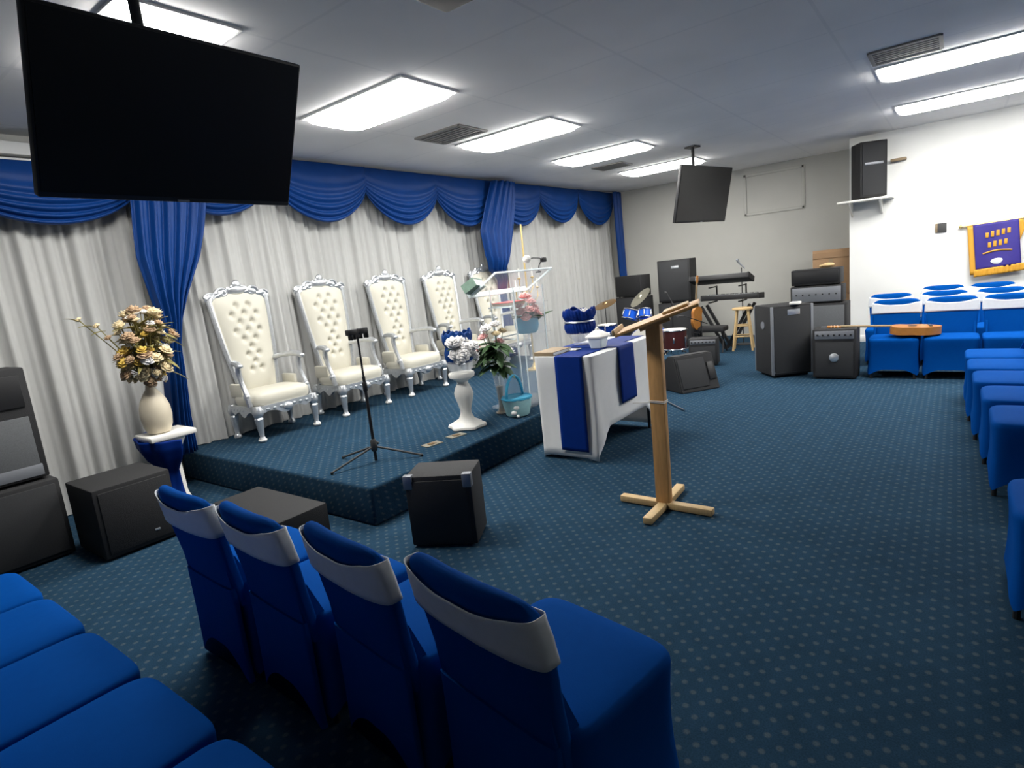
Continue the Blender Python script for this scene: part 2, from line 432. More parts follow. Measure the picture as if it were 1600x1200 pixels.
GR = {'near': 'blue covered chairs in the row before the stage', 'left': 'blue covered chairs at the lower left', 'right': 'blue covered chairs along the right edge', 'far': 'blue covered chairs before the white wall'}
def make_chair(label, loc, rz, group):
    t = thing('banquet_chair', label, 'chair', loc, rz, group)
    obj('cover', cover_bm(), m_spandex, t, sharp=60)
    obj('sash', sash_bm(), m_sash, t, sharp=80, solid=.003)
    for sx in (-1, 1):
        for sy in (-1, 1):
            b = bm_(); tube(b, [(.008+sx*.205, sy*.215, .0), (.008+sx*.195, sy*.205, .40)], .014, 8); obj('leg', b, m_black, t)
    return t
# the row before the stage: backs at X ~1.04
rzn = -.13
c0 = make_chair('blue covered chair with grey sash, whole and nearest to the camera', (1.33, .988, 0), -.18, GR['near'])
dup(c0, (1.335, 1.53, 0), -.15, 'blue covered chair next left of the nearest chair, in front of the small floor speaker', GR['near'])
dup(c0, (1.325, 2.09, 0), -.09, 'blue covered chair third from the nearest one, before the stage corner', GR['near'])
dup(c0, (1.32, 2.625, 0), -.05, 'blue covered chair farthest left in the row of four, beside the black subwoofer', GR['near'])
# lower left row, only seats in view
for i, (y, l) in enumerate(((3.46, 'blue chair seat farthest from the camera at the left edge, nearest the black speakers'), (2.935, 'blue chair seat second from the far end of the lower left row'), (2.41, 'wide blue chair seat in the middle of the lower left row'), (1.885, 'blue chair seat crossing the bottom edge at lower left'), (1.36, 'blue chair seat nearest the camera in the lower left row, at the bottom edge'))):
    dup(c0, (.372, y, 0), 0, l, GR['left'])
# right section, facing the stage
for x, y, l in ((7.02, -.32, 'blue chair seat at the far end of the right edge row, by the far row'), (6.46, -.33, 'blue chair seat second from the far end at the right edge'), (5.88, -.36, 'blue chair seat in the middle of the right edge row'), (5.28, -.40, 'blue chair seat second nearest in the right edge group, before its end chair'), (4.66, -.43, 'blue chair seat ending the right edge group, its dark side to the gap'), (3.20, -.45, 'lone blue chair seat after the gap, at the right edge nearest the camera')):
    dup(c0, (x, y, 0), PI/2, l, GR['right'])
# far rows, facing the camera (-X)
for y, l in ((.575, 'blue chair with white sash beside the combo amplifier, left end of the front far row'), (.035, 'blue chair with white sash second from the amplifier in the front far row'), (-.50, 'blue chair with white sash in the front far row, cut by the right picture edge'),):
    dup(c0, (8.25, y, 0), PI, l, GR['far'])
for y, l in ((.70, 'blue chair behind the left end far chair, only its sash and top showing'), (.12, 'blue chair behind and between the first two far chairs, only its top showing'), (-.45, 'blue chair of the second far row at the right, under the purple banner')):
    dup(c0, (9.15, y, 0), PI, l, GR['far'])
for y, l in ((.15, 'blue chair of the rearmost row, its top edge below the wall thermostat'), (-.40, 'blue chair of the rearmost row, its top edge directly under the banner fringe')):
    dup(c0, (10.1, y, 0), PI, l, GR['far'])

c0.location = (1.335, .962, 0); c0.scale = (1.05, 1.08, 1)

# ---------------------------------------------------------------- throne chairs
def make_throne(label, loc):
    t = thing('throne_chair', label, 'chair', loc, 0, 'white throne chairs on the stage')
    # seat
    b = bm_(); n = 48
    loft(b, [[(x*s, -.055+y*s, z) for x, y in rr(.315, .245, n, 5)] for z, s in ((.345, .96), (.36, 1), (.40, 1.03), (.445, 1.02), (.472, .95), (.488, .8), (.496, .5))])
    obj('seat_cushion', b, m_leather, t)
    # apron, carved
    b = bm_()
    for (p0, p1) in (((-.33, -.30), (.33, -.30)), ((-.33, -.30), (-.33, .20)), ((.33, -.30), (.33, .20)), ((-.30, .20), (.30, .20))):
        L = math.hypot(p1[0]-p0[0], p1[1]-p0[1]); ang = math.atan2(p1[1]-p0[1], p1[0]-p0[0])
        N = 26; poly = [(0, .355), (L, .355)]+[(L*(1-k/N), .258+.040*abs(math.cos(PI*2.5*k/N*1.0))-.040*math.exp(-((k/N-.5)/.09)**2)) for k in range(N+1)]
        Mx = TR((p0[0], p0[1], 0), ang) @ Matrix.Rotation(PI/2, 4, 'X')
        prism(b, poly, -.016, .016, Mx)
        for k in range(9):
            q = (k+.5)/9; sph(b, (p0[0]+(p1[0]-p0[0])*q, p0[1]+(p1[1]-p0[1])*q-.014, .315), .020, (1.3, .8, .8), 1)
    sph(b, (0, -.325, .30), .045, (1.2, .5, .9), 2)
    obj('apron', b, m_silver, t)
    for sx in (-1, 1):
        for sy, y in ((-1, -.285), (1, .19)):
            b = bm_(); lathe(b, [(.034, .36), (.046, .335), (.054, .30), (.046, .265), (.034, .25), (.044, .235), (.038, .20), (.028, .11), (.022, .060), (.028, .048), (.038, .032), (.038, .012), (.028, 0)], 16)
            l = obj('leg', b, m_silver, t, loc=(sx*.315, y, 0))
            if sy < 0:
                b = bm_(); sph(b, (0, 0, .024), .043, (1, 1, .56), 2); obj('foot_cap', b, m_white, l)
    # backrest: tufted face
    def hw(v): return .190+.112*v**.9+.012*math.sin(PI*v)
    def pos(u, v, off):
        w = hw(v); x = u*w; z = .42+1.02*v+.055*math.cos(u*PI/2)*max(0, v-.55)/.45
        y = .155+.125*v-off
        return x, y, z
    btn = []
    for k in range(9):
        v = .26+.077*k
        for q in ((-.25, .25) if k % 2 == 0 else ((-.5, 0, .5) if k > 4 else (0,))): btn.append((q, v))
    def front(u, v):
        u = 2*u-1
        bul = .050*(1-abs(u)**4)*(1-abs(2*v-1)**6)
        d = 0
        for q, bv in btn:
            dx = (u-q)*hw(v); dz = (v-bv)*1.02; d = max(d, math.exp(-(dx*dx+dz*dz)/.0007))
        return pos(u*.93, v, .012+bul-.042*d)
    b = bm_(); grid(b, front, 44, 84)
    loft(b, [[pos(-1*.95, 0, s), pos(.95, 0, s), pos(.97, .5, s), pos(.96, 1, s), pos(.5, 1, s), pos(0, 1, s), pos(-.5, 1, s), pos(-.96, 1, s), pos(-.97, .5, s)] for s in (.014, -.03)])
    br = obj('backrest', b, m_leather, t, sharp=50)
    for s in (-1, 1):
        b = bm_(); tube(b, [pos(s*1.03, v/14, .005) for v in range(15)], [.026]*15, 8)
        obj('back_rail', b, m_silver, t)
    b = bm_()
    pts = [pos(u/10, 1, .0) for u in range(-11, 12)]
    tube(b, [(x, y, z+.012+.014*math.sin(i*1.3)) for i, (x, y, z) in enumerate(pts)], [.027+.008*math.cos(i*1.3) for i in range(len(pts))], 8)
    for s in (-1, 1):
        cx, cz = s*.16, 1.49
        tube(b, [(cx+s*(.065-.0036*k)*math.cos(k*.55), .262, cz+(.055-.0032*k)*math.sin(k*.55)) for k in range(15)], [.019-.0008*k for k in range(15)], 6)
        cx, cz = s*.285, 1.455
        tube(b, [(cx+s*(.055-.003*k)*math.cos(k*.55), .27, cz+(.045-.0026*k)*math.sin(k*.55)) for k in range(15)], [.018-.0008*k for k in range(15)], 6)
        tube(b, [(s*(.20+.13*k/6), .272, 1.475+.03*math.sin(k*.9)-.010*k) for k in range(7)], .019, 6)
        for q in range(4): sph(b, (s*(.045+.045*q), .262, 1.535-.016*q), .034, (1, .5, 1.1), 1)
        sph(b, (s*.318, .27, 1.435), .030, (1.2, .6, 1), 1)
    sph(b, (0, .26, 1.565), .045, (1.1, .5, 1.2), 2); sph(b, (0, .255, 1.515), .06, (1.6, .4, .8), 2)
    obj('crest', b, m_silver, t)
    for s in (-1, 1):
        b = bm_()
        tube(b, [(s*.225, .19, .765), (s*.275, .08, .785), (s*.325, -.04, .79), (s*.340, -.12, .785), (s*.346, -.165, .765)], [.022, .026, .030, .032, .022], 8)
        tube(b, [(s*.340, -.115, .775), (s*.336, -.100, .70), (s*.332, -.115, .60), (s*.334, -.155, .52), (s*.335, -.185, .44), (s*.33, -.20, .355)], [.026, .028, .024, .022, .028, .030], 8)
        sph(b, (s*.346, -.16, .765), .034, (1, 1, .8), 2); sph(b, (s*.335, -.17, .455), .040, (.8, 1.1, 1), 2)
        obj('armrest', b, m_silver, t)
        b = bm_(); box(b, (s*.298, .06, .50), (.045, .24, .15), bev=.02); obj('side_pad', b, m_leather, t)
    return t
th = make_throne('white tufted throne chair nearest the cream bouquet, at the left end of the row', (3.25, 5.725, ST))
for i, l in enumerate(('white tufted throne chair second from the left, left of the clip stand pole', 'white tufted throne chair in the middle, third of the five', 'white tufted throne chair fourth from the left, behind the white baluster stand', 'white tufted throne chair at the right end, half hidden by the clear podium')):
    dup(th, (3.25+1.016*(i+1), 5.725, ST), 0, l)

# ---------------------------------------------------------------- things on the stage
t = thing('tripod_stand', 'black tripod stand with a double clip head standing at the stage front', 'stand', (2.90, 3.70, ST))
b = bm_(); tube(b, [(-.075, .0, .01), (-.075, .0, .70)], .013, 10, TR((.075, 0, 0))); tube(b, [(0, 0, .62), (0, 0, 1.02)], .008, 8); obj('pole', b, m_black, t)
b = bm_(); lathe(b, [(.018, .09), (.026, .10), (.026, .17), (.018, .19)], 12); sph(b, (.03, -.01, .15), .014); obj('hub', b, m_dark, t)
b = bm_(); lathe(b, [(.014, .58), (.019, .59), (.019, .65), (.012, .66)], 12); obj('height_clutch', b, m_black, t)
for a in (-51, 165, 255-158):
    ca, sa = math.cos(math.radians(a)), math.sin(math.radians(a))
    b = bm_(); tube(b, [(ca*.02, sa*.02, .125), (ca*.37, sa*.37, .014)], .009, 8); l = obj('leg', b, m_dark, t)
    b = bm_(); sph(b, (ca*.37, sa*.37, .013), .013); obj('rubber_foot', b, m_black, l)
b = bm_()
for s in (-1, 1):
    box(b, (s*.052, 0, 1.055), (.085, .05, .045), TR((0, 0, 0), 0), bev=.008)
    box(b, (s*.075+.01, 0, 1.025), (.018, .045, .06), bev=.005); box(b, (s*.03, 0, 1.022), (.014, .04, .05), bev=.004)
box(b, (0, 0, 1.03), (.05, .03, .03)); obj('clip_head', b, m_black, t)

# baluster stand with bowl arrangement
def scal(a, z): return .09*math.cos(6*a) if z < .06 else (.05*abs(math.cos(3*a)) if .18 < z < .40 else 0)
t = thing('baluster_stand', 'white baluster shaped stand with flared scalloped foot on the stage edge', 'plant stand', (3.985, 3.66, ST))
b = bm_(); lathe(b, [(.160, 0), (.172, .012), (.166, .03), (.12, .055), (.075, .085), (.055, .13), (.052, .17), (.066, .235), (.084, .30), (.086, .335), (.070, .385), (.052, .425), (.055, .445), (.085, .465), (.118, .485), (.124, .51), (.118, .525)], 96, rip=scal); obj('pedestal', b, m_white, t)
t = thing('glass_bowl', 'clear footed glass bowl on the white baluster stand', 'bowl', (3.985, 3.66, ST+.526))
b = bm_(); lathe(b, [(.085, 0), (.115, .03), (.125, .075), (.12, .125), (.112, .15), (.106, .148), (.113, .12), (.118, .078), (.108, .036), (.08, .008)], 28); obj('bowl', b, m_glass, t)
def ruffle(name, r, z0, z1, m, parent=None, loc=None, folds=11, amp=.05, seed=3):
    b = bm_()
    def f(u, v):
        a = 2*PI*u; w = abs(2*v-1)
        puff = .16*math.sin(PI*min(1, v/.55))*(v < .55)+.22*math.sin(PI*min(1, max(0, (v-.55)/.5)))+.10*max(0, v-.85)*5
        rad = r*(.92+puff)*(1+amp*.6*math.sin(folds*a+2*math.sin(3*a)+seed)*(.4+v)+.02*math.sin(31*a+9*v))
        return (rad*math.cos(a), rad*math.sin(a), z0+(z1-z0)*v+.012*math.sin(a*3+seed)*v+.010*v*math.sin(folds*a))
    grid(b, f, 144, 20, closed_u=True)
    return obj(name, b, m, parent, loc=loc, sharp=180, solid=.006)
o = ruffle('ribbon_wrap', .120, .62, .905, m_blue, loc=(3.985, 3.66, ST)); tag(o, 'royal blue ruffled ribbon wrapped around the rose bowl on the baluster stand', 'ribbon')

def rose_mesh(seed, r=.04):
    rnd = random.Random(seed); b = bm_()
    sph(b, (0, 0, 0), r*.55, (1, 1, 1.05), 2)
    for ring, (n, rad, tilt, s) in enumerate(((3, .45, .35, .75), (5, .72, .7, .85), (6, .95, 1.05, .9))):
        for k in range(n):
            a = 2*PI*k/n+ring*.6+rnd.uniform(-.2, .2)
            Mx = Matrix.Rotation(a, 4, 'Z') @ Matrix.Translation((rad*r*.75, 0, r*(.15-.22*ring))) @ Matrix.Rotation(tilt, 4, 'Y')
            sph(b, (0, 0, 0), r*s*.8, (.28, .85, 1), 1, Mx)
    return b
def leaf_bm(b, p, d, L, w):
    p = Vector(p); d = Vector(d).normalized(); s = d.cross(Vector((0, 0, 1)))
    if s.length < .05: s = Vector((1, 0, 0))
    s.normalize(); nrm = s.cross(d)
    top, bot = [], []
    rows = []
    for i in range(7):
        q = i/6; ww = w*math.sin(PI*min(1, q*.92+.08))**.8*.5; c = p+d*L*q-Vector((0, 0, L*.25*q*q))
        rows.append((c-s*ww+nrm*ww*.35, c, c+s*ww+nrm*ww*.35))
    th_ = nrm*.0015
    V = [[bm_v for bm_v in (b.verts.new(x+th_) for x in r)] for r in rows]
    for i in range(6):
        for j in range(2): b.faces.new((V[i][j], V[i][j+1], V[i+1][j+1], V[i+1][j]))
def bouquet(name, label, loc, blossoms, leaves, leafmat, seed, stem_to=-.15):
    """blossoms: list of (pos, radius, material); leaves: list of (pos, dir, L, w)"""
    t = thing(name, label, 'flowers', loc)
    cache = {}
    rnd = random.Random(seed)
    for p, r, m in blossoms:
        key = (m.name, rnd.randint(0, 1))
        if key not in cache:
            o = obj('blossom', rose_mesh(seed+len(cache), .04), m, t, sharp=180); cache[key] = o
        else:
            o = cache[key].copy(); COL.objects.link(o); o.parent = t
        o.location = p; s = r/.04; o.scale = (s, s, s)
        d = Vector(p)-Vector((0, 0, stem_to)); o.rotation_euler = d.to_track_quat('Z', 'Y').to_euler()
    b = bm_()
    for p, d, L, w in leaves: leaf_bm(b, p, d, L, w)
    obj('foliage', b, leafmat, t, sharp=180, solid=.003)
    b = bm_()
    for p, r, m in blossoms:
        tube(b, [(0, 0, stem_to), (p[0]*.5, p[1]*.5, (p[2]+stem_to)*.5+.02), p], .004, 5)
    obj('stems', b, leafmat, t)
    return t
rnd = random.Random(4)
bl = [((rnd.uniform(-.13, .10), rnd.uniform(-.08, .05)-.03, rnd.uniform(-.02, .15)), rnd.uniform(.042, .055), m_rosew) for _ in range(22)]
bouquet('rose_posy', 'white rose posy in the blue wrapped bowl on the baluster stand', (3.985-.085, 3.60, ST+.70), [((x, y-.05, z) if z < .09 else (x, y, z), r, m) for (x, y, z), r, m in bl], [((rnd.uniform(-.08, .08), -.02, .05), (rnd.uniform(-1, 1), rnd.uniform(-1, .3), .3), .10, .04) for _ in range(5)], m_leaf, 31, -.10)

# clear podium
t = thing('clear_podium', 'clear acrylic podium with slanted top behind the white table', 'podium', (0, 0, 0))
def slab(c, d, M=I4, m=None, name='panel', par=None):
    b = bm_(); box(b, c, d, M, bev=.003); return obj(name, b, m or m_acr, par)
YL, YH, ZL, ZH = 3.86, 3.50, 1.475, 1.685
ang = math.atan2(ZH-ZL, YL-YH)
Mt = TR((4.95, (YL+YH)/2, (ZL+ZH)/2), 0, rx=-ang)
top = slab((0, 0, 0), (1.0, .42, .014), Mt, name='slanted_top', par=t)
b = bm_(); box(b, (0, .205, .02), (1.0, .012, .05), Mt); box(b, (0, -.207, .004), (1.0, .010, .018), Mt); box(b, (-.497, 0, .004), (.010, .42, .02), Mt); box(b, (.497, 0, .004), (.010, .42, .02), Mt); obj('rim', b, m_frost, top)
for x in (4.72, 5.24): slab((x, 3.66, .91), (.014, .30, 1.24), name='side_panel', par=t)
slab((4.98, 3.53, .86), (.52, .012, 1.10), name='front_panel', par=t)
for z, nm in ((1.345, 'upper_shelf'), (1.02, 'lower_shelf')):
    s_ = slab((5.03, 3.68, z), (.66, .30, .012), name=nm, par=t)
    b = bm_(); box(b, (5.03, 3.833, z), (.66, .006, .014)); box(b, (4.70, 3.68, z), (.006, .30, .014)); obj('edge', b, m_frost, s_)
slab((4.98, 3.68, ST+.015), (.66, .42, .024), name='base', par=t)
b = bm_()
for x in (4.72, 5.24):
    for y in (3.512, 3.812): box(b, (x, y, .91), (.016, .006, 1.24))
obj('panel_edge', b, m_frost, t)
# books on podium
t = thing('open_book', 'thick book with mottled green cover resting on the left of the podium top', 'book', (4.47, 3.78, 1.545), .0)
Mb = Matrix.Rotation(-ang, 4, 'X') @ Matrix.Rotation(.25, 4, 'Z')
b = bm_(); box(b, (0, 0, .085), (.20, .15, .010), Mb); box(b, (-.100, 0, .045), (.008, .15, .09), Mb); box(b, (0, 0, .003), (.20, .15, .008), Mb); obj('cover', b, m_book, t)
b = bm_(); box(b, (.003, 0, .044), (.185, .142, .072), Mb); obj('pages', b, m_page, t)
t = thing('red_book', 'thin book with red cover lying on the upper podium shelf', 'book', (4.88, 3.70, 1.353))
obj('cover', box(bm_(), (0, 0, .032), (.30, .22, .008), bev=.002), m_red, t)
obj('pages', box(bm_(), (0, 0, .016), (.29, .21, .024)), m_tanbook, t)
t = thing('podium_lamp', 'small gooseneck lamp with pale round head on the podium top', 'lamp', (5.27, 3.56, 1.652))
b = bm_(); tube(b, [(0, 0, 0), (.02, 0, .07), (.05, -.01, .115), (.08, -.02, .135), (0, -.03, .15), (-.12, -.03, .155), (-.20, -.03, .15)], .006, 8); obj('gooseneck', b, m_dark, t)
b = bm_(); sph(b, (-.235, -.03, .145), .045, (1.1, .9, .9), 3); obj('lamp_head', b, m_white, t)
b = bm_(); box(b, (.085, -.02, .13), (.07, .045, .05), bev=.01); obj('clip', b, m_black, t)
b = bm_(); lathe(b, [(.03, 0), (.03, .012), (.012, .018)], 12); obj('base', b, m_black, t)

# flowers before and inside the podium
rnd = random.Random(9)
t = thing('tall_vase', 'tall slender glass vase on the stage holding pink and white lilies', 'vase', (4.53, 3.66, ST))
b = bm_(); lathe(b, [(.065, 0), (.068, .015), (.035, .04), (.035, .15), (.05, .30), (.07, .44), (.065, .44), (.045, .30), (.028, .15), (.028, .05)], 20); obj('body', b, m_glass, t)
b = bm_(); lathe(b, [(.062, .006), (.030, .02), (.024, .14), (.034, .28)], 14); obj('sand_filling', b, m_tanbook, t)
bl = []
for p, r, m in (((-.17, .12, .10), .050, m_rosep), ((-.10, .02, .30), .055, m_rosew), ((.0, -.02, .33), .05, m_rosew), ((-.12, .05, .22), .045, m_rosep), ((-.03, -.05, .24), .04, m_rosec), ((.07, .0, .15), .045, m_rosep), ((-.04, -.06, .0), .045, m_rosep), ((.06, -.06, -.09), .05, m_rosew), ((-.02, -.02, -.12), .05, m_rosew), ((.10, -.10, .05), .05, m_rosew), ((-.25, .12, .08), .06, m_rosew), ((.12, -.02, .25), .04, m_rosec)):
    bl.append((p, r, m))
lv = [((0, 0, rnd.uniform(-.1, .16)), (math.cos(a), math.sin(a), rnd.uniform(-.3, .5)), rnd.uniform(.20, .30), rnd.uniform(.07, .10)) for a in [rnd.uniform(1.5, 5.0) for _ in range(40)]]
bouquet('lily_bouquet', 'pink and white lily bouquet with dark green leaves in the tall stage vase', (4.53, 3.66, ST+.58), bl, lv, m_leaf, 41, -.20)
t = thing('blue_pot', 'round blue pot of pink roses standing on the lower podium shelf', 'pot', (5.13, 3.68, 1.028))
b = bm_(); lathe(b, [(.09, 0), (.115, .02), (.13, .08), (.125, .15), (.11, .16), (.10, .14)], 24); obj('pot', b, m_teal, t)
bl = [((x, y, z), r, m_rosep) for x, y, z, r in ((-.06, .05, .17, .05), (-.12, .0, .10, .05), (-.11, -.06, .04, .045), (.08, -.05, .13, .045), (.12, .0, .08, .04), (-.02, -.07, .20, .045), (.03, -.06, .19, .04), (.13, -.04, .03, .035), (-.09, -.10, .12, .045), (.0, -.11, .10, .04), (.08, -.10, .05, .04), (-.03, .0, .26, .05), (.05, .02, .25, .045))]
lv = [((0, 0, .0), (math.cos(a), math.sin(a), rnd.uniform(.3, 1)), .2, .07) for a in [rnd.uniform(0, 6.28) for _ in range(14)]]+[((.05, -.05, -.05), (.9, -.5, .8), .30, .09)]
bouquet('rose_bouquet', 'pink rose bouquet in the blue pot inside the podium', (5.13, 3.66, 1.17), bl, lv, m_leaf, 51, -.10)
# basket
t = thing('gift_basket', 'pale teal basket with arched turquoise handle by the white table corner', 'basket', (4.50, 3.44, ST))
b = bm_(); lathe(b, [(.10, 0), (.115, .01), (.135, .09), (.15, .175), (.14, .18), (.125, .10), (.10, .02)], 28, rip=lambda a, z: .02*math.sin(14*a)); obj('bowl', b, m_teall, t)
b = bm_(); tube(b, [(.135*math.cos(PI*k/16), .02, .16+.235*math.sin(PI*k/16)) for k in range(17)], .014, 8); obj('handle', b, m_teal, t)
b = bm_(); lathe(b, [(.147, .165), (.156, .175), (.150, .19), (.138, .18)], 28, rip=lambda a, z: .03*math.sin(11*a)); obj('rim', b, m_teal, t)
b = bm_(); sph(b, (-.11, -.07, .10), .03, (1, 1, .7)); sph(b, (-.13, -.05, .05), .03, (1, 1, .8)); sph(b, (-.12, -.09, .02), .018); obj('bow', b, m_rosew, t)
# brass floor plates in the stage carpet
def plate(x, y, rz, label):
    t = thing('floor_plate', label, 'floor outlet', (x, y, ST), rz, 'metal floor outlets in the stage')
    obj('plate', box(bm_(), (0, 0, .004), (.17, .10, .008), bev=.002), m_brass2, t)
    obj('cap', box(bm_(), (0, 0, .010), (.07, .05, .006), bev=.002), m_brass, t)
plate(3.70, 3.55, -.2, 'metal outlet plate in the carpet right below the baluster stand')
plate(3.42, 3.58, -.2, 'dark outlet plate in the carpet left of the baluster stand plate')
# gold candelabra behind the podium
t = thing('candelabra', 'slim gold candelabra standing behind the clear podium', 'candelabra', (6.85, 4.85, ST))
b = bm_(); tube(b, [(0, 0, .02), (0, 0, 2.05)], .012, 8); lathe(b, [(.13, 0), (.13, .015), (.04, .04), (.015, .10)], 18); obj('stem', b, m_gold, t)
for s in (-1, 1):
    for q, z in ((.16, 1.3), (.26, 1.15)):
        b = bm_(); tube(b, [(0, 0, z-.14), (s*q*.5, 0, z-.20), (s*q, 0, z-.12), (s*q, 0, z)], .008, 6); lathe(b, [(.012, 0), (.028, .01), (.028, .02), (.012, .03)], 10, TR((s*q, 0, z))); obj('arm', b, m_gold, t)
        b = bm_(); tube(b, [(s*q, 0, z+.03), (s*q, 0, z+.15)], .011, 8); obj('candle', b, m_white, t)

# ---------------------------------------------------------------- column pedestal, vase and cream bouquet at the left
PX, PY = 2.02, 5.28
t = thing('column_pedestal', 'white column pedestal with square top left of the stage', 'pedestal', (PX, PY, 0))
b = bm_(); lathe(b, [(.13, 0), (.13, .04), (.10, .06), (.085, .10), (.075, .14), (.068, .42), (.072, .46), (.10, .52), (.14, .60), (.15, .625)], 28, rip=lambda a, z: .03*math.cos(12*a) if .1 < z < .45 else 0); obj('column', b, m_white, t)
obj('top_slab', box(bm_(), (0, 0, .645), (.36, .34, .045), TR((0, 0, 0), .0), bev=.01), m_white, t)
b = bm_()
a0, a1 = math.radians(95), math.radians(275)
def wrap(u, v):
    a = a0+(a1-a0)*u; prof = [(.225, .665), (.215, .58), (.175, .48), (.115, .40), (.095, .36), (.105, .2), (.15, .02)]
    s = v*(len(prof)-1); i = min(int(s), len(prof)-2); k = s-i
    r = prof[i][0]*(1-k)+prof[i+1][0]*k; z = prof[i][1]*(1-k)+prof[i+1][1]*k
    r *= 1+.05*math.sin(u*26+v*2); return (PX+r*math.cos(a), PY+r*math.sin(a), z-.05*u*(1-v))
grid(b, wrap, 50, 24); o = obj('pedestal_cloth', b, m_runner, sharp=180, solid=.005); tag(o, 'dark blue cloth wrapped round the white column pedestal', 'cloth')
t = thing('egg_vase', 'cream egg shaped vase standing on the column pedestal', 'vase', (PX-.04, PY, .6685))
b = bm_(); lathe(b, [(.065, 0), (.085, .01), (.108, .07), (.118, .15), (.113, .22), (.095, .28), (.066, .33), (.040, .37), (.032, .41), (.042, .45), (.036, .45), (.026, .41)], 28); obj('body', b, m_cream, t)
rnd = random.Random(17); bl = []
for k in range(120):
    a = rnd.uniform(0, 2*PI); z = rnd.uniform(-.10, .50)
    env = .075+.155*math.sin(PI*min(1, max(0, (z+.16)/.68)))**.8
    rad = env*rnd.uniform(.55, 1.0)
    bl.append(((rad*math.cos(a)+.06*(z-.1), rad*math.sin(a)*.8-.03, z), rnd.uniform(.026, .046), rnd.choice((m_rosec, m_rosec, m_rosew, m_rosey, m_rosed, m_rosec))))
bl += [((-.30, .0, .40), .024, m_rosec), ((-.40, .02, .46), .020, m_rosec), ((-.25, -.03, .30), .024, m_rosed)]
lv = [((rnd.uniform(-.08, .08), rnd.uniform(-.08, .04), rnd.uniform(0, .35)), (math.cos(a), math.sin(a), rnd.uniform(-.4, .8)), rnd.uniform(.14, .26), rnd.uniform(.03, .06)) for a in [rnd.uniform(0, 6.28) for _ in range(80)]]
lv += [((-.08-.08*k, .01, .26+.045*k), (-1, rnd.uniform(-.4, .4), rnd.uniform(-.2, .7)), .12, .022) for k in range(5)]
bouquet('cream_bouquet', 'large cream and yellow flower bouquet in the egg shaped vase', (PX-.02, PY, 1.20), bl, lv, m_leaf2, 61, -.12)

# ---------------------------------------------------------------- the table
t = thing('cloth_table', 'table under a white stretch cloth beside the stage', 'table', (4.79, 2.68, 0))
b = bm_(); n = 96; A, B, TZ = .615, .30, .925
base = rr(A, B, n, 14.)
rings = []
for fz in (0, .08, .2, .35, .5, .7, .88, 1):
    r = []
    for x, y in base:
        if abs(x)/A >= abs(y)/B: tt = abs(y)/B; arch = .05*(1-tt**2.2)
        else: tt = abs(x)/A; arch = .40*(1-tt**2.3) if y < 0 else .05*(1-tt**2.3)
        z0 = .006+arch; z = z0+(TZ-.012-z0)*fz
        pin = 1-.05*math.sin(PI*fz)*(1-tt**4)*(1 if abs(x)/A >= abs(y)/B else 1.3)-.012*(1-fz)
        wr = .004*math.sin(41*(x if abs(y)/B > abs(x)/A else y*2)+6*fz)*(1-fz)
        r.append((x*(pin if abs(x)/A >= abs(y)/B else 1-.012*(1-fz)), y*(pin if abs(y)/B > abs(x)/A else 1)+wr, z))
    rings.append(r)
for z, s in ((TZ-.003, .998), (TZ, .985), (TZ, .5)): rings.append([(x*s, y*s, z) for x, y in base])
loft(b, rings, cap0=False); obj('stretch_cover', b, m_cloth, t, solid=.004)
obj('tabletop', box(bm_(), (0, 0, .895), (1.16, .54, .035)), m_panel, t)
for sx in (-1, 1):
    for sy in (-1, 1):
        b = bm_(); tube(b, [(sx*.55, sy*.24, .0), (sx*.55, sy*.24, .88)], .014, 8); obj('leg', b, m_black, t)
# runners
def strip(path, half, axis, m, name, label, wav=.004, point=0):
    b = bm_(); P = [Vector(p) for p in path]
    segs = []
    for i in range(len(P)-1):
        N = max(1, int((P[i+1]-P[i]).length/.03))
        segs += [P[i].lerp(P[i+1], k/N) for k in range(N)]
    segs.append(P[-1]); ax = Vector(axis); N = len(segs); V = []
    for i, p in enumerate(segs):
        e = 1.
        row = []
        for k in range(9):
            s = -1+k/4
            dz = point*max(0, (1-abs(s)))*(1 if i == N-1 else .6 if i == N-2 else 0)
            row.append(b.verts.new(p+ax*half*s*e-Vector((0, 0, dz))))
        V.append(row)
    for i in range(N-1):
        for k in range(8): b.faces.new((V[i][k], V[i+1][k], V[i+1][k+1], V[i][k+1]))
    o = obj(name, b, m, sharp=60, solid=.003); tag(o, label, 'table runner', 'blue table runners')
strip([(4.158, 2.60, .10), (4.160, 2.60, .55), (4.163, 2.60, .925), (4.185, 2.60, .931), (5.395, 2.60, .931), (5.412, 2.60, .92), (5.415, 2.60, .5)], .135, (0, 1, 0), m_runner, 'table_runner', 'long blue runner hanging down the near end of the white table')
strip([(4.80, 2.366, .42), (4.795, 2.366, .60), (4.79, 2.370, .925), (4.79, 2.385, .9345), (4.79, 2.97, .9345), (4.79, 2.988, .92), (4.79, 2.99, .6)], .155, (1, 0, 0), m_runner, 'table_runner', 'short blue runner with pointed end hanging on the long side of the table', point=.06)
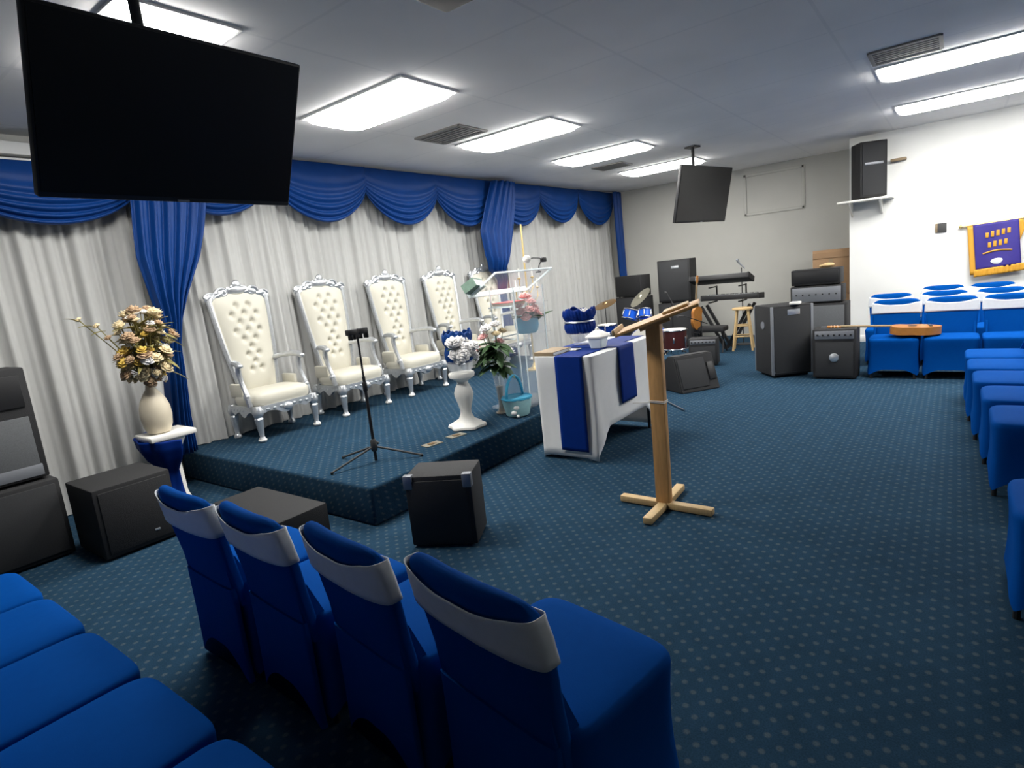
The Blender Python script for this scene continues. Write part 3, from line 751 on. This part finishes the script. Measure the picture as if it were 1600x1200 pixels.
# on the table
t = thing('candy_dish', 'square white lidded dish at the middle of the table', 'dish', (4.62, 2.55, .936))
b = bm_(); loft(b, [[(x, y, z) for x, y in rr(s, s, 24, 7)] for z, s in ((0, .055), (.05, .068), (.085, .072), (.09, .068))]); obj('dish', b, m_frost, t)
b = bm_(); loft(b, [[(x, y, z) for x, y in rr(s, s, 24, 5)] for z, s in ((.092, .092), (.105, .094), (.125, .07), (.15, .035), (.16, .014))]); sph(b, (0, 0, .166), .016); obj('lid', b, m_white, t)
t = thing('fruit_bowl', 'clear glass bowl with a blue cloth band on the far side of the table', 'bowl', (4.80, 2.83, .938))
b = bm_(); lathe(b, [(.06, 0), (.07, .008), (.05, .025), (.08, .05), (.125, .10), (.135, .16), (.128, .215), (.122, .21), (.128, .16), (.118, .105), (.075, .06), (.04, .03)], 28); obj('bowl', b, m_glass, t)
ruffle('cloth_band', .132, .115, .335, m_runner, t, folds=9, amp=.04, seed=5)
b = bm_(); tube(b, [(.142*math.cos(a/24*2*PI), .142*math.sin(a/24*2*PI), .225) for a in range(25)], .009, 6); obj('silver_trim', b, m_silver, t)
rnd = random.Random(3)
b = rose_mesh(77, .05); o = obj('white_rose', b, m_rosew, loc=(4.86, 2.80, 1.245)); tag(o, 'white artificial rose on top of the blue banded bowl', 'flower')
t = thing('tan_book', 'closed tan book lying at the near left corner of the table', 'book', (4.34, 2.86, .928), .0)
obj('cover', box(bm_(), (0, 0, .017), (.30, .20, .034), bev=.003), m_tanbook, t)
obj('pages', box(bm_(), (.004, 0, .017), (.296, .202, .022)), m_page, t)
o = obj('folded_napkin', box(bm_(), (4.50, 2.72, .9385), (.10, .07, .006), bev=.002), m_white); tag(o, 'small folded white napkin beside the dish on the table', 'napkin')

# ---------------------------------------------------------------- wooden lectern
t = thing('wooden_lectern', 'oak lectern on a single post with cross shaped foot, in the open floor', 'lectern', (3.52, 1.535, 0))
for a, L in ((PI/2-.03, .29), (-PI/2-.03, .30), (PI+.02, .27), (.05, .31)):
    b = bm_(); box(b, (L/2+.03, 0, .028), (L, .062, .045), TR((0, 0, 0), a), bev=.008); obj('foot', b, m_woodl, t)
b = bm_(); box(b, (0, 0, .628), (.055, .098, 1.245), bev=.006); obj('post', b, m_wood, t)
Mt = TR((.0, 0, 1.272), .32, rx=math.radians(-17))
b = bm_(); box(b, (.02, -.03, .0), (.40, .53, .02), Mt, bev=.005); obj('desk', b, m_wood, t)
b = bm_(); box(b, (.02, .235, .022), (.40, .018, .035), Mt, bev=.004); obj('ledge', b, m_woodl, t)
b = bm_(); box(b, (0, 0, -.025), (.07, .20, .03), Mt, bev=.005); obj('bracket', b, m_wood, t)
b = bm_()
for dz in (0, .01):
    tube(b, [(-.031, -.052, .735+dz), (-.031, .052, .738+dz), (.031, .052, .735+dz), (.031, -.052, .735+dz), (-.031, -.052, .735+dz)], .003, 6)
tube(b, [(-.031, .05, .737), (-.04, .12, .733), (-.045, .16, .731)], .003, 6); obj('string', b, m_white, t)
o = obj('paper_sheaf', box(bm_(), (.05, -.15, .018), (.24, .16, .014), TR((3.52, 1.535, 1.274), .32, rx=math.radians(-17)), bev=.002), m_woodl); tag(o, 'thin tan folder lying on the lectern desk', 'folder')
b = bm_(); tube(b, [(6.372, 2.66, .012), (6.04, 2.335, .012)], .010, 8); o = obj('metal_rod', b, m_steel); tag(o, 'thin pale metal rod lying on the carpet beside the lectern', 'rod')

# ---------------------------------------------------------------- loudspeakers and amplifiers
def cabinet(name, label, cat, loc, rz, W, D, Hh, group=None, grille=True, gm=None, badge=None, top=None, feet=True, corners=False, bodymat=None, handle=False, z0=.0, horn=False):
    """front faces local -x, width along y"""
    t = thing(name, label, cat, loc, rz, group)
    f = .015 if feet else 0
    obj('cabinet', box(bm_(), (D/2, 0, Hh/2+f/2), (D, W, Hh-f), bev=.012), bodymat or m_tolex, t)
    hz = Hh-(top or 0)
    if grille: obj('grille', box(bm_(), (-.004, 0, (hz+f)/2), (.012, W-.06, hz-f-.06), bev=.004), gm or m_grille, t)
    if top:
        p = obj('control_panel', box(bm_(), (-.003, 0, Hh-top/2-.005), (.010, W-.05, top-.03), bev=.003), m_panel, t)
        b = bm_()
        for k in range(7): tube(b, [(-.008, -W*.38+W*.76*k/6, Hh-top/2-.005), (-.026, -W*.38+W*.76*k/6, Hh-top/2-.005)], .011, 10)
        obj('knobs', b, m_black, p)
    if badge:
        y, z, w, h = badge; b = bm_(); box(b, (-.012, y, z), (.006, w, h), bev=.003); obj('badge', b, m_silver, t)
    if corners:
        b = bm_()
        for s in (-1, 1):
            box(b, (0, s*(W/2-.008), Hh/2), (.022, .035, Hh-.01), bev=.004); box(b, (D, s*(W/2-.008), Hh/2), (.022, .035, Hh-.01), bev=.004)
        box(b, (-.002, 0, .04), (.014, W, .02))
        obj('corner_strip', b, m_panel, t)
        for sx in (.06, D-.06):
            for s in (-1, 1): obj('caster', tube(bm_(), [(sx, s*(W/2-.06)-.012, -.005), (sx, s*(W/2-.06)+.012, -.005)], .028, 12), m_black, t)
    if handle:
        for s in (-1, 1):
            b = bm_(); lathe(b, [(.05, 0), (.05, .008), (.03, .008)], 16, TR((D*.5, s*(W/2), Hh*.72), 0, rx=-s*PI/2)); obj('handle', b, m_panel, t)
    if feet:
        for sx in (.05, D-.05):
            for s in (-1, 1): obj('rubber_foot', lathe(bm_(), [(.016, 0), (.018, .016)], 10, TR((sx, s*(W/2-.05), 0))), m_black, t)
    return t
# black cabinets at the far left (fronts face -y => rz = PI/2)
cabinet('subwoofer', 'low black subwoofer on the floor before the white drape, left of the chairs', 'speaker', (1.48, 4.60, 0), PI/2, .50, .52, .515, badge=(-.09, .11, .035, .015), gm=m_tolex)
cabinet('bass_cabinet', 'black floor cabinet under the tall amplifier at the left edge', 'speaker', (.80, 5.06, 0), PI/2, .78, .60, .575)
t = cabinet('guitar_amplifier', 'tall amplifier with grey grille standing on a black cabinet at the left edge', 'amplifier', (.83, 5.14, .576), PI/2, .68, .38, .80, gm=m_grille2, grille=False)
obj('grille', box(bm_(), (-.004, 0, .26), (.012, .60, .40), bev=.004), m_grille2, t)
obj('lower_panel', box(bm_(), (-.006, 0, .075), (.012, .62, .08), bev=.004), m_panel, t)
obj('head_panel', box(bm_(), (-.004, 0, .64), (.012, .60, .22), bev=.004), m_black, t)
# small box speaker on the floor before the stage front
t = cabinet('floor_monitor', 'small black speaker with grey corner caps on the floor against the stage front', 'speaker', (2.43, 2.545, 0), .49, .43, .30, .475, gm=m_tolex)
b = bm_()
for s in (-1, 1): obj('corner_cap', box(bm_(), (.01, s*.19, .44), (.05, .06, .09), bev=.008), m_panel, t)
def wedge(name, label, loc, rz, W, D, Hh):
    t = thing(name, label, 'speaker', loc, rz, None)
    poly = [(0, 0), (D, 0), (D, Hh*.55), (D*.55, Hh), (.30*D, Hh)]
    Mx = Matrix.Translation((0, W/2, 0)) @ Matrix.Rotation(PI/2, 4, 'X')
    b = bm_(); prism(b, poly, 0, W, Mx); bmesh.ops.bevel(b, geom=list(b.edges), offset=.012, segments=2, affect='EDGES'); obj('cabinet', b, m_tolex, t)
    a = math.atan2(Hh, .30*D)
    Mg = TR((.15*D, 0, Hh/2), 0, ry=0) @ Matrix.Rotation(PI/2-a, 4, 'Y')
    obj('grille', box(bm_(), (-.004, W*.10, 0), (.014, W*.68, Hh*.82), Mg, bev=.004), m_grille, t)
    b = bm_(); box(b, (-.006, -W*.36, 0), (.02, W*.16, Hh*.5), Mg, bev=.006); obj('horn', b, m_black, t)
    return t
wedge('stage_monitor', 'black wedge monitor on the carpet behind the lectern post', (7.06, 2.50, 0), .95, .56, .52, .45)
b = bm_()
tag(cabinet('floor_monitor', 'flat topped black monitor on the floor between the near chairs and stage side', 'speaker', (1.82, 3.80, 0), 0, .86, .36, .27, gm=m_tolex), 'flat topped black monitor on the floor between the near chairs and stage side', 'speaker')

# right group by the wall
cabinet('road_case_cabinet', 'large black speaker cabinet with silver corner strips and castors', 'speaker', (8.055, 1.655, .034), .68, .53, .46, .89, corners=True, feet=False, badge=(-.02, .80, .16, .07), handle=True)
t = cabinet('combo_amplifier', 'short black combo amplifier beside the left end far chair', 'amplifier', (7.93, 1.165, 0), 0, .47, .34, .615, top=.13, grille=True)
b = bm_(); lathe(b, [(.055, 0), (.05, .012), (.02, .02), (.0, .022)], 18, TR((-.01, 0, .27), 0, ry=-PI/2)); obj('speaker_dome', b, m_silver, t)
b = bm_(); box(b, (.17, -.10, .622), (.03, .12, .014)); box(b, (.17, .10, .622), (.03, .12, .014)); obj('top_handle', b, m_panel, t)
cabinet('speaker_cabinet', 'black speaker cabinet at the bottom of the amplifier stack', 'speaker', (9.70, 1.62, 0), 0, .72, .40, .775, gm=m_grille2)
cabinet('amplifier_head', 'grey fronted amplifier head in the middle of the stack', 'amplifier', (9.72, 1.66, .776), 0, .70, .34, .262, grille=False, top=.24)
t = cabinet('amplifier_head', 'black amplifier head on top of the stack', 'amplifier', (9.74, 1.67, 1.039), 0, .66, .32, .245, grille=True, gm=m_black)
b = bm_(); sph(b, (9.86, 1.52, 1.325), .06, (1.6, 1.5, .6), 2); sph(b, (9.88, 1.60, 1.315), .04, (1.5, 1.2, .6), 2); o = obj('crumpled_cloth', b, m_woodl); tag(o, 'small pale crumpled cloth on top of the black amplifier head', 'cloth')
o = obj('white_box', box(bm_(), (8.10, 1.62, .942), (.13, .12, .03), TR(), bev=.006), m_white); tag(o, 'small flat white box on top of the cabinet with castors', 'box')
for z, hh, l in ((0, .78, 'lower brown cardboard box hidden behind the amplifier stack'), (.782, .75, 'brown cardboard box standing at the wall corner behind the amplifier heads')):
    t = thing('cardboard_box', l, 'box', (11.55, 1.70, z), 0, 'cardboard boxes in the corner')
    obj('carton', box(bm_(), (0, 0, hh/2), (.46, .56, hh-.004), bev=.006), m_card, t)
    obj('flap', box(bm_(), (-.235, 0, hh-.09), (.012, .55, .09)), m_card, t)
    obj('packing_tape', box(bm_(), (-.232, 0, hh*.45), (.006, .05, hh*.7)), m_tanbook, t)
# far left corner amps
cabinet('bass_amplifier', 'black amplifier in the far left corner under the short drape tail', 'amplifier', (10.75, 5.18, 0), -.15, .62, .40, 1.0)
cabinet('amplifier_head', 'black amplifier head on the corner amplifier beside the white drape', 'amplifier', (10.77, 5.18, 1.001), -.15, .60, .34, .42, gm=m_black)
cabinet('speaker_cabinet', 'black lower speaker cabinet of the tall pair near the keyboards', 'speaker', (10.75, 4.24, 0), .05, .64, .42, .84)
cabinet('speaker_cabinet', 'tall black speaker cabinet with white badge left of the keyboards', 'speaker', (10.77, 4.24, .841), .05, .62, .40, .80, badge=(-.03, .66, .14, .05))
# wall speaker on shelf
t = thing('wall_shelf', 'white shelf high on the corner of the white wall', 'shelf', (10.83, 1.15, 2.24))
obj('board', box(bm_(), (0, 0, -.015), (.42, .72, .03), bev=.004), m_white, t)
for s in (-1, 1): obj('bracket', loft(bm_(), [[(.205, s*.2-.012+(.0 if s < 0 else -.0), -.03), (.205, s*.2+.012, -.03), (.205, s*.2+.012, -.24), (.205, s*.2-.012, -.24)], [(-.16, s*.2-.012, -.03), (-.16, s*.2+.012, -.03), (-.16, s*.2+.012, -.04), (-.16, s*.2-.012, -.04)]]), m_white, t)
t = cabinet('wall_speaker', 'black loudspeaker on the high white wall shelf', 'speaker', (10.70, 1.03, 2.241), .50, .38, .32, .82, gm=m_grille, feet=True)
obj('horn_line', box(bm_(), (-.012, 0, .50), (.01, .26, .035), bev=.003), m_panel, t)
o = obj('speaker_bracket', box(bm_(), (10.992, .74, 2.76), (.10, .20, .04), bev=.01), m_tanbook); tag(o, 'small brown bracket on the white wall right of the wall speaker', 'bracket')
t = thing('thermostat', 'small square thermostat on the white wall left of the banner', 'thermostat', (11.042, .19, 1.69))
obj('case', box(bm_(), (-.015, 0, 0), (.03, .11, .13), bev=.006), m_dark, t); obj('side_plate', box(bm_(), (-.012, .065, 0), (.024, .035, .13), bev=.004), m_tanbook, t)
# banner
t = thing('hanging_banner', 'purple banner with gold lettering and gold fringe on the white wall', 'banner', (11.0, -.40, -.03))
b = bm_(); tube(b, [(0, .36, 1.70), (0, -.34, 1.735)], .016, 10); sph(b, (0, .37, 1.70), .025); sph(b, (0, -.35, 1.735), .025); obj('rod', b, m_gold, t)
def flag(u, v): return (-.02-.012*math.sin(u*7+v*3)-.03*v, .23-.50*u-.05*v, 1.70-.64*v+.03*u*(1-v)+.05*u*v)
b = bm_(); grid(b, flag, 20, 20); obj('cloth', b, m_purple, t, sharp=180, solid=.006)
b = bm_(); grid(b, lambda u, v: (-.014-.03*v, .295-.085*u-.05*v, 1.695-.70*v), 4, 14); obj('side_trim', b, m_bgold, t, sharp=180, solid=.008)
b = bm_(); grid(b, lambda u, v: (-.058-.006*math.sin(u*60), .25-.56*u-.05, 1.065-.105*v+.06*u), 60, 4); obj('fringe', b, m_bgold, t, sharp=180, solid=.008)
b = bm_(); grid(b, lambda u, v: (-.012, -.24-.075*u-.03*v, 1.72-.12*v-.25*v*(1-u)), 3, 6); obj('corner_trim', b, m_bgold, t, sharp=180, solid=.006)
b = bm_()
for (uc, vc, w, h) in ((.30, .26, .05, .07), (.42, .25, .05, .08), (.54, .24, .05, .08), (.66, .23, .05, .08), (.78, .22, .05, .07), (.34, .48, .05, .07), (.46, .47, .05, .08), (.58, .46, .05, .08), (.70, .45, .05, .07)):
    x, y, z = flag(uc, vc); obj('letter', box(bm_(), (x-.010, y, z), (.008, w*.72, h), bev=.003), m_bgold, t)
tube(b, [(flag(.18+.08*k, .66-.04*math.sin(k*.39))[0]-.009,)+flag(.18+.08*k, .66-.04*math.sin(k*.39))[1:] for k in range(9)], .011, 6)
obj('gold_stroke', b, m_bgold, t)
b = bm_(); x, y, z = flag(.5, .86); sph(b, (x-.006, y, z), .06, (.12, 1.4, .7), 2); obj('emblem', b, m_sash, t)

# acoustic guitar lying across the far chairs
def guitar(t, bodymat, L=1.0, M=I4, th=.09):
    prof = []
    for k in range(40):
        a = 2*PI*k/40; x = -.25*math.cos(a); w = .19*math.sin(a)*(1-.20*math.cos(a)); w *= 1-.22*math.exp(-((x-.05)/.07)**2)
        prof.append((x, w))
    b = bm_(); prism(b, prof, 0, th, M); obj('body', b, bodymat, t)
    obj('neck', box(bm_(), (.50, 0, th), (.54, .055, .022), M, bev=.006), m_dark if bodymat != m_guitar else m_tanbook, t)
    obj('headstock', box(bm_(), (.83, 0, th-.005), (.15, .075, .02), M, bev=.006), bodymat, t)
    b = bm_(); lathe(b, [(.045, 0), (.045, .003)], 18, M @ TR((.03, 0, th))); obj('sound_hole', b, m_black, t)
    b = bm_(); box(b, (-.14, 0, th+.006), (.03, .13, .012), M, bev=.003); obj('bridge', b, m_dark, t)
    b = bm_()
    for s in (-1, 1):
        for k in range(3): tube(b, [(.79+.035*k, s*.036, th), (.79+.035*k, s*.055, th)], .007, 6, M)
    obj('tuning_pegs', b, m_white, t)
t = thing('acoustic_guitar', 'wooden acoustic guitar lying across the seats of the far chairs', 'guitar', (8.20, .37, .505), PI/2+.16)
guitar(t, m_guitar, M=Matrix.Rotation(-.045, 4, 'Y'))
t = thing('electric_guitar', 'orange brown guitar standing upright before the keyboards', 'guitar', (9.98, 3.54, .0), 0)
guitar(t, m_guitar, M=TR((0, 0, .36+.25), PI+1.35) @ Matrix.Rotation(-PI/2+.10, 4, 'Y') @ Matrix.Scale(.80, 4), th=.06)
t = thing('guitar_stand', 'black stand holding the orange brown guitar upright', 'stand', (9.98, 3.54, 0), 1.35)
b = bm_(); tube(b, [(.10, 0, .02), (.08, 0, .75)], .012, 8); tube(b, [(.09, 0, .36), (-.07, .09, .36), (-.09, .09, .41)], .010, 6); tube(b, [(.09, 0, .36), (-.07, -.09, .36), (-.09, -.09, .41)], .010, 6); obj('frame', b, m_black, t)
for a in (0, 2.1, -2.1):
    b = bm_(); tube(b, [(.09, 0, .28), (.09+.26*math.cos(a), .26*math.sin(a), .012)], .010, 6); obj('leg', b, m_black, t)

# keyboards on an x stand
def keyboard(label, loc, L, rz, tilt):
    t = thing('keyboard', label, 'keyboard', loc, rz, 'keyboards on the stand'); t.rotation_euler = (0, tilt, rz)
    obj('case', box(bm_(), (0, 0, .055), (.30, L, .09), bev=.012), m_black, t)
    k = obj('white_keys', box(bm_(), (.085, 0, .101), (.12, L-.12, .012), bev=.002), m_page, t)
    b = bm_()
    for i in range(36):
        if i % 7 in (2, 6): continue
        box(b, (.06, -(L-.12)/2+(L-.12)*(i+1)/37, .111), (.07, .012, .012))
    obj('black_keys', b, m_black, k)
    obj('control_strip', box(bm_(), (-.08, 0, .1015), (.10, L-.2, .005)), m_panel, t)
    for s in (-1, 1): obj('end_cheek', box(bm_(), (0, s*(L/2-.01), .058), (.31, .03, .10), bev=.008), m_tolex, t)
    return t
keyboard('upper black keyboard on the stand against the back wall', (10.62, 3.33, 1.165), 1.05, -.05, .32)
keyboard('lower black keyboard under the upper one, reaching farther right', (10.60, 3.14, .838), 1.0, -.05, .06)
t = thing('keyboard_stand', 'black crossed keyboard stand under the two keyboards', 'stand', (10.61, 3.22, 0), -.05)
for x in (-.13, .13):
    for s in (-1, 1):
        b = bm_(); box(b, (x+.025*s, 0, .405), (.045, .045, .93), TR((0, 0, 0), 0, rx=s*.50)); obj('crossed_leg', b, m_black, t)
b = bm_()
for s in (-1, 1): box(b, (0, s*.26, .832-.01), (.36, .035, .02)); 
for s in (-1, 1): tube(b, [(.205, s*.26, .82), (.205, s*.26, 1.10)], .014, 8); box(b, (0.03, s*.26, 1.085), (.36, .03, .02), Matrix.Identity(4))
obj('support_arms', b, m_black, t)
t = thing('microphone_stand', 'microphone on a thin stand rising above the upper keyboard', 'microphone', (10.95, 3.06, 0))
b = bm_(); tube(b, [(0, 0, .02), (0, 0, 1.38)], .010, 8); lathe(b, [(.13, 0), (.13, .015), (.03, .03)], 16); obj('pole', b, m_dark, t)
b = bm_(); tube(b, [(0, -.06, 1.36), (-.02, .02, 1.45), (-.03, .05, 1.50)], [.012, .016, .024], 10); sph(b, (-.032, .055, 1.515), .027); obj('microphone', b, m_panel, t)
t = thing('keyboard_bench', 'low black padded bench under the keyboards', 'bench', (10.15, 3.38, 0))
obj('cushion', box(bm_(), (0, 0, .40), (.30, .52, .09), bev=.025), m_tolex, t)
for s in (-1, 1):
    for q in (-1, 1): b = bm_(); tube(b, [(q*.12, s*.22, 0), (-q*.08, s*.20, .36)], .012, 8); obj('leg', b, m_black, t)
# stool
t = thing('bar_stool', 'pale wooden bar stool between the keyboards and the castor cabinet', 'stool', (10.35, 2.90, 0), .2)
b = bm_(); lathe(b, [(.15, .685), (.165, .69), (.168, .71), (.155, .722), (.0, .724)], 28); obj('seat', b, m_woodl, t)
for a in range(4):
    aa = PI/4+a*PI/2; ca, sa = math.cos(aa), math.sin(aa)
    b = bm_(); tube(b, [(ca*.22, sa*.22, 0), (ca*.12, sa*.12, .69)], .019, 10); obj('leg', b, m_woodl, t)
b = bm_()
for z, r in ((.24, .187), (.42, .16)):
    for a in range(4):
        p = PI/4+a*PI/2; q = p+PI/2; tube(b, [(r*math.cos(p), r*math.sin(p), z), (r*math.cos(q), r*math.sin(q), z)], .012, 8)
obj('rungs', b, m_woodl, t)

# ---------------------------------------------------------------- drums
def drum(name, label, loc, r, h, m, M=I4, legs=True, group='drums of the kit'):
    t = thing(name, label, 'drum', loc, 0, group)
    b = bm_(); lathe(b, [(r, .01), (r, h-.01)], 28, M); obj('shell', b, m, t)
    b = bm_(); lathe(b, [(r*.99, h-.012), (r*.985, h), (r*.3, h+.001)], 28, M); obj('drum_head', b, m_head, t)
    for z in (.012, h-.012):
        b = bm_(); tube(b, [((r+.008)*math.cos(2*PI*k/28), (r+.008)*math.sin(2*PI*k/28), z) for k in range(29)], .010, 6, M); obj('hoop', b, m_steel, t)
    b = bm_()
    for k in range(6):
        a = 2*PI*k/6+.3; box(b, ((r+.014)*math.cos(a), (r+.014)*math.sin(a), h/2), (.022, .022, min(.09, h*.6)), M, bev=.006)
    obj('lugs', b, m_steel, t)
    if legs:
        b = bm_()
        for k in range(3):
            a = 2*PI*k/3+.2; tube(b, [((r+.02)*math.cos(a), (r+.02)*math.sin(a), h*.6), ((r+.035)*math.cos(a), (r+.035)*math.sin(a), -loc[2])], .008, 6)
        obj('leg', b, m_steel, t)
    return t
bd = TR((0, 0, .0), 0, ry=PI/2)
t = thing('bass_drum', 'blue bass drum of the drum kit behind the white table', 'drum', (9.1, 4.15, .30), 0, 'drums of the kit')
b = bm_(); lathe(b, [(.28, 0), (.28, .40)], 36, bd); obj('shell', b, m_drumblue, t)
b = bm_(); lathe(b, [(.275, 0.0), (.27, -.004), (.1, -.005)], 36, bd); obj('drum_head', b, m_head, t)
for x in (.01, .39):
    b = bm_(); tube(b, [(x, .288*math.cos(2*PI*k/36), .288*math.sin(2*PI*k/36)) for k in range(37)], .012, 6); obj('hoop', b, m_dark, t)
b = bm_(); tube(b, [(.20, .10, .27), (.20, .16, .42)], .012, 8); tube(b, [(.20, -.10, .27), (.20, -.02, .42)], .012, 8)
for s in (-1, 1): tube(b, [(.10, s*.27, -.05), (.02, s*.40, -.29)], .008, 6)
obj('hardware', b, m_steel, t)
drum('tom_drum', 'left blue tom drum mounted above the bass drum', (9.28, 4.48, .71), .125, .18, m_drumblue, Matrix.Rotation(.30, 4, 'Y') @ Matrix.Rotation(.2, 4, 'X'), False)
drum('tom_drum', 'right blue tom drum mounted above the bass drum', (9.30, 4.20, .72), .105, .16, m_drumblue, Matrix.Rotation(.30, 4, 'Y') @ Matrix.Rotation(-.1, 4, 'X'), False)
drum('snare_drum', 'dark blue snare drum with bright lugs left of the blue toms', (9.05, 4.80, .52), .165, .15, m_runner)
drum('floor_tom', 'dark red floor tom with pale head right of the lectern post', (9.2, 3.66, .20), .19, .33, m_drumred)
def cymbal(label, loc, rx, ry, r, m, hz):
    t = thing('cymbal', label, 'cymbal', loc, 0, 'cymbals of the kit')
    Mx = Matrix.Translation((0, 0, hz)) @ Matrix.Rotation(rx, 4, 'X') @ Matrix.Rotation(ry, 4, 'Y')
    b = bm_(); lathe(b, [(r, 0), (r*.7, .012), (r*.25, .022), (r*.18, .04), (.008, .048), (.008, .044), (r*.17, .036), (r*.24, .018), (r*.7, .008), (r, -.003)], 32, Mx); obj('plate', b, m, t)
    b = bm_(); tube(b, [(0, 0, .30), (0, 0, hz+.02)], .008, 6)
    for k in range(3):
        a = 2*PI*k/3; tube(b, [(0, 0, .34), (.24*math.cos(a), .24*math.sin(a), .012)], .009, 6)
    obj('stand', b, m_dark, t)
cymbal('brown tilted cymbal left of the blue toms, before the white drape', (9.42, 5.00, 0), -.15, -.35, .21, m_brass, .985)
cymbal('pale greenish cymbal tilted steeply above the blue toms', (9.68, 4.44, 0), -.55, -.55, .22, m_brass2, 1.05)
t = thing('drum_throne', 'black round drum seat behind the kit', 'stool', (9.9, 4.5, 0))
b = bm_(); lathe(b, [(.15, .50), (.16, .52), (.16, .57), (.14, .585), (0, .588)], 24); obj('seat', b, m_tolex, t)
b = bm_(); tube(b, [(0, 0, .15), (0, 0, .50)], .014, 8)
for k in range(3): a = 2*PI*k/3; tube(b, [(0, 0, .28), (.22*math.cos(a), .22*math.sin(a), .012)], .011, 6)
obj('tripod', b, m_black, t)
def micstand(label, x, y, h, a):
    t = thing('microphone_stand', label, 'microphone stand', (x, y, 0))
    b = bm_(); tube(b, [(0, 0, .10), (0, 0, h)], .011, 8); tube(b, [(-.12*math.cos(a), -.12*math.sin(a), h-.06), (.34*math.cos(a), .34*math.sin(a), h+.12)], .008, 6); obj('pole', b, m_black, t)
    for k in range(3):
        b = bm_(); q = 2*PI*k/3+a; tube(b, [(0, 0, .16), (.27*math.cos(q), .27*math.sin(q), .012)], .010, 6); obj('leg', b, m_black, t)
    b = bm_(); tube(b, [(.34*math.cos(a), .34*math.sin(a), h+.12), (.46*math.cos(a), .46*math.sin(a), h+.13)], [.012, .022], 10); obj('microphone', b, m_dark, t)
micstand('black boom microphone stand among the drums beside the tall cabinet', 9.80, 3.92, .95, .6)
micstand('black boom microphone stand right of the red floor tom', 9.45, 3.30, .62, 2.6)
t = cabinet('practice_amplifier', 'small black practice amplifier behind the wedge monitor', 'amplifier', (8.75, 3.05, 0), .2, .42, .28, .42, top=.09)

# ---------------------------------------------------------------- camera
yaw, pitch, roll, F = .658, -.179, -.106, 914.7
f = Vector((math.cos(yaw)*math.cos(pitch), math.sin(yaw)*math.cos(pitch), math.sin(pitch)))
r0 = Vector((math.sin(yaw), -math.cos(yaw), 0)); u0 = r0.cross(f)
r = r0*math.cos(roll)+u0*math.sin(roll); u = -r0*math.sin(roll)+u0*math.cos(roll)
cam = bpy.data.cameras.new('camera'); co = bpy.data.objects.new('camera', cam); COL.objects.link(co)
cam.sensor_fit = 'HORIZONTAL'; cam.sensor_width = 36; cam.lens = F/1600*36; cam.clip_start = .02
Mc = Matrix((r, u, -f)).transposed().to_4x4(); Mc.translation = (0, 0, 1.63); co.matrix_world = Mc
sc.camera = co

# ---------------------------------------------------------------- world, colour
w = bpy.data.worlds.new('world'); sc.world = w; w.use_nodes = True
w.node_tree.nodes['Background'].inputs[0].default_value = (.5, .55, .6, 1); w.node_tree.nodes['Background'].inputs[1].default_value = .0
vs = sc.view_settings; vs.view_transform = 'Standard'; vs.look = 'None'; vs.exposure = 0.; vs.gamma = 1.; vs.use_curve_mapping = False
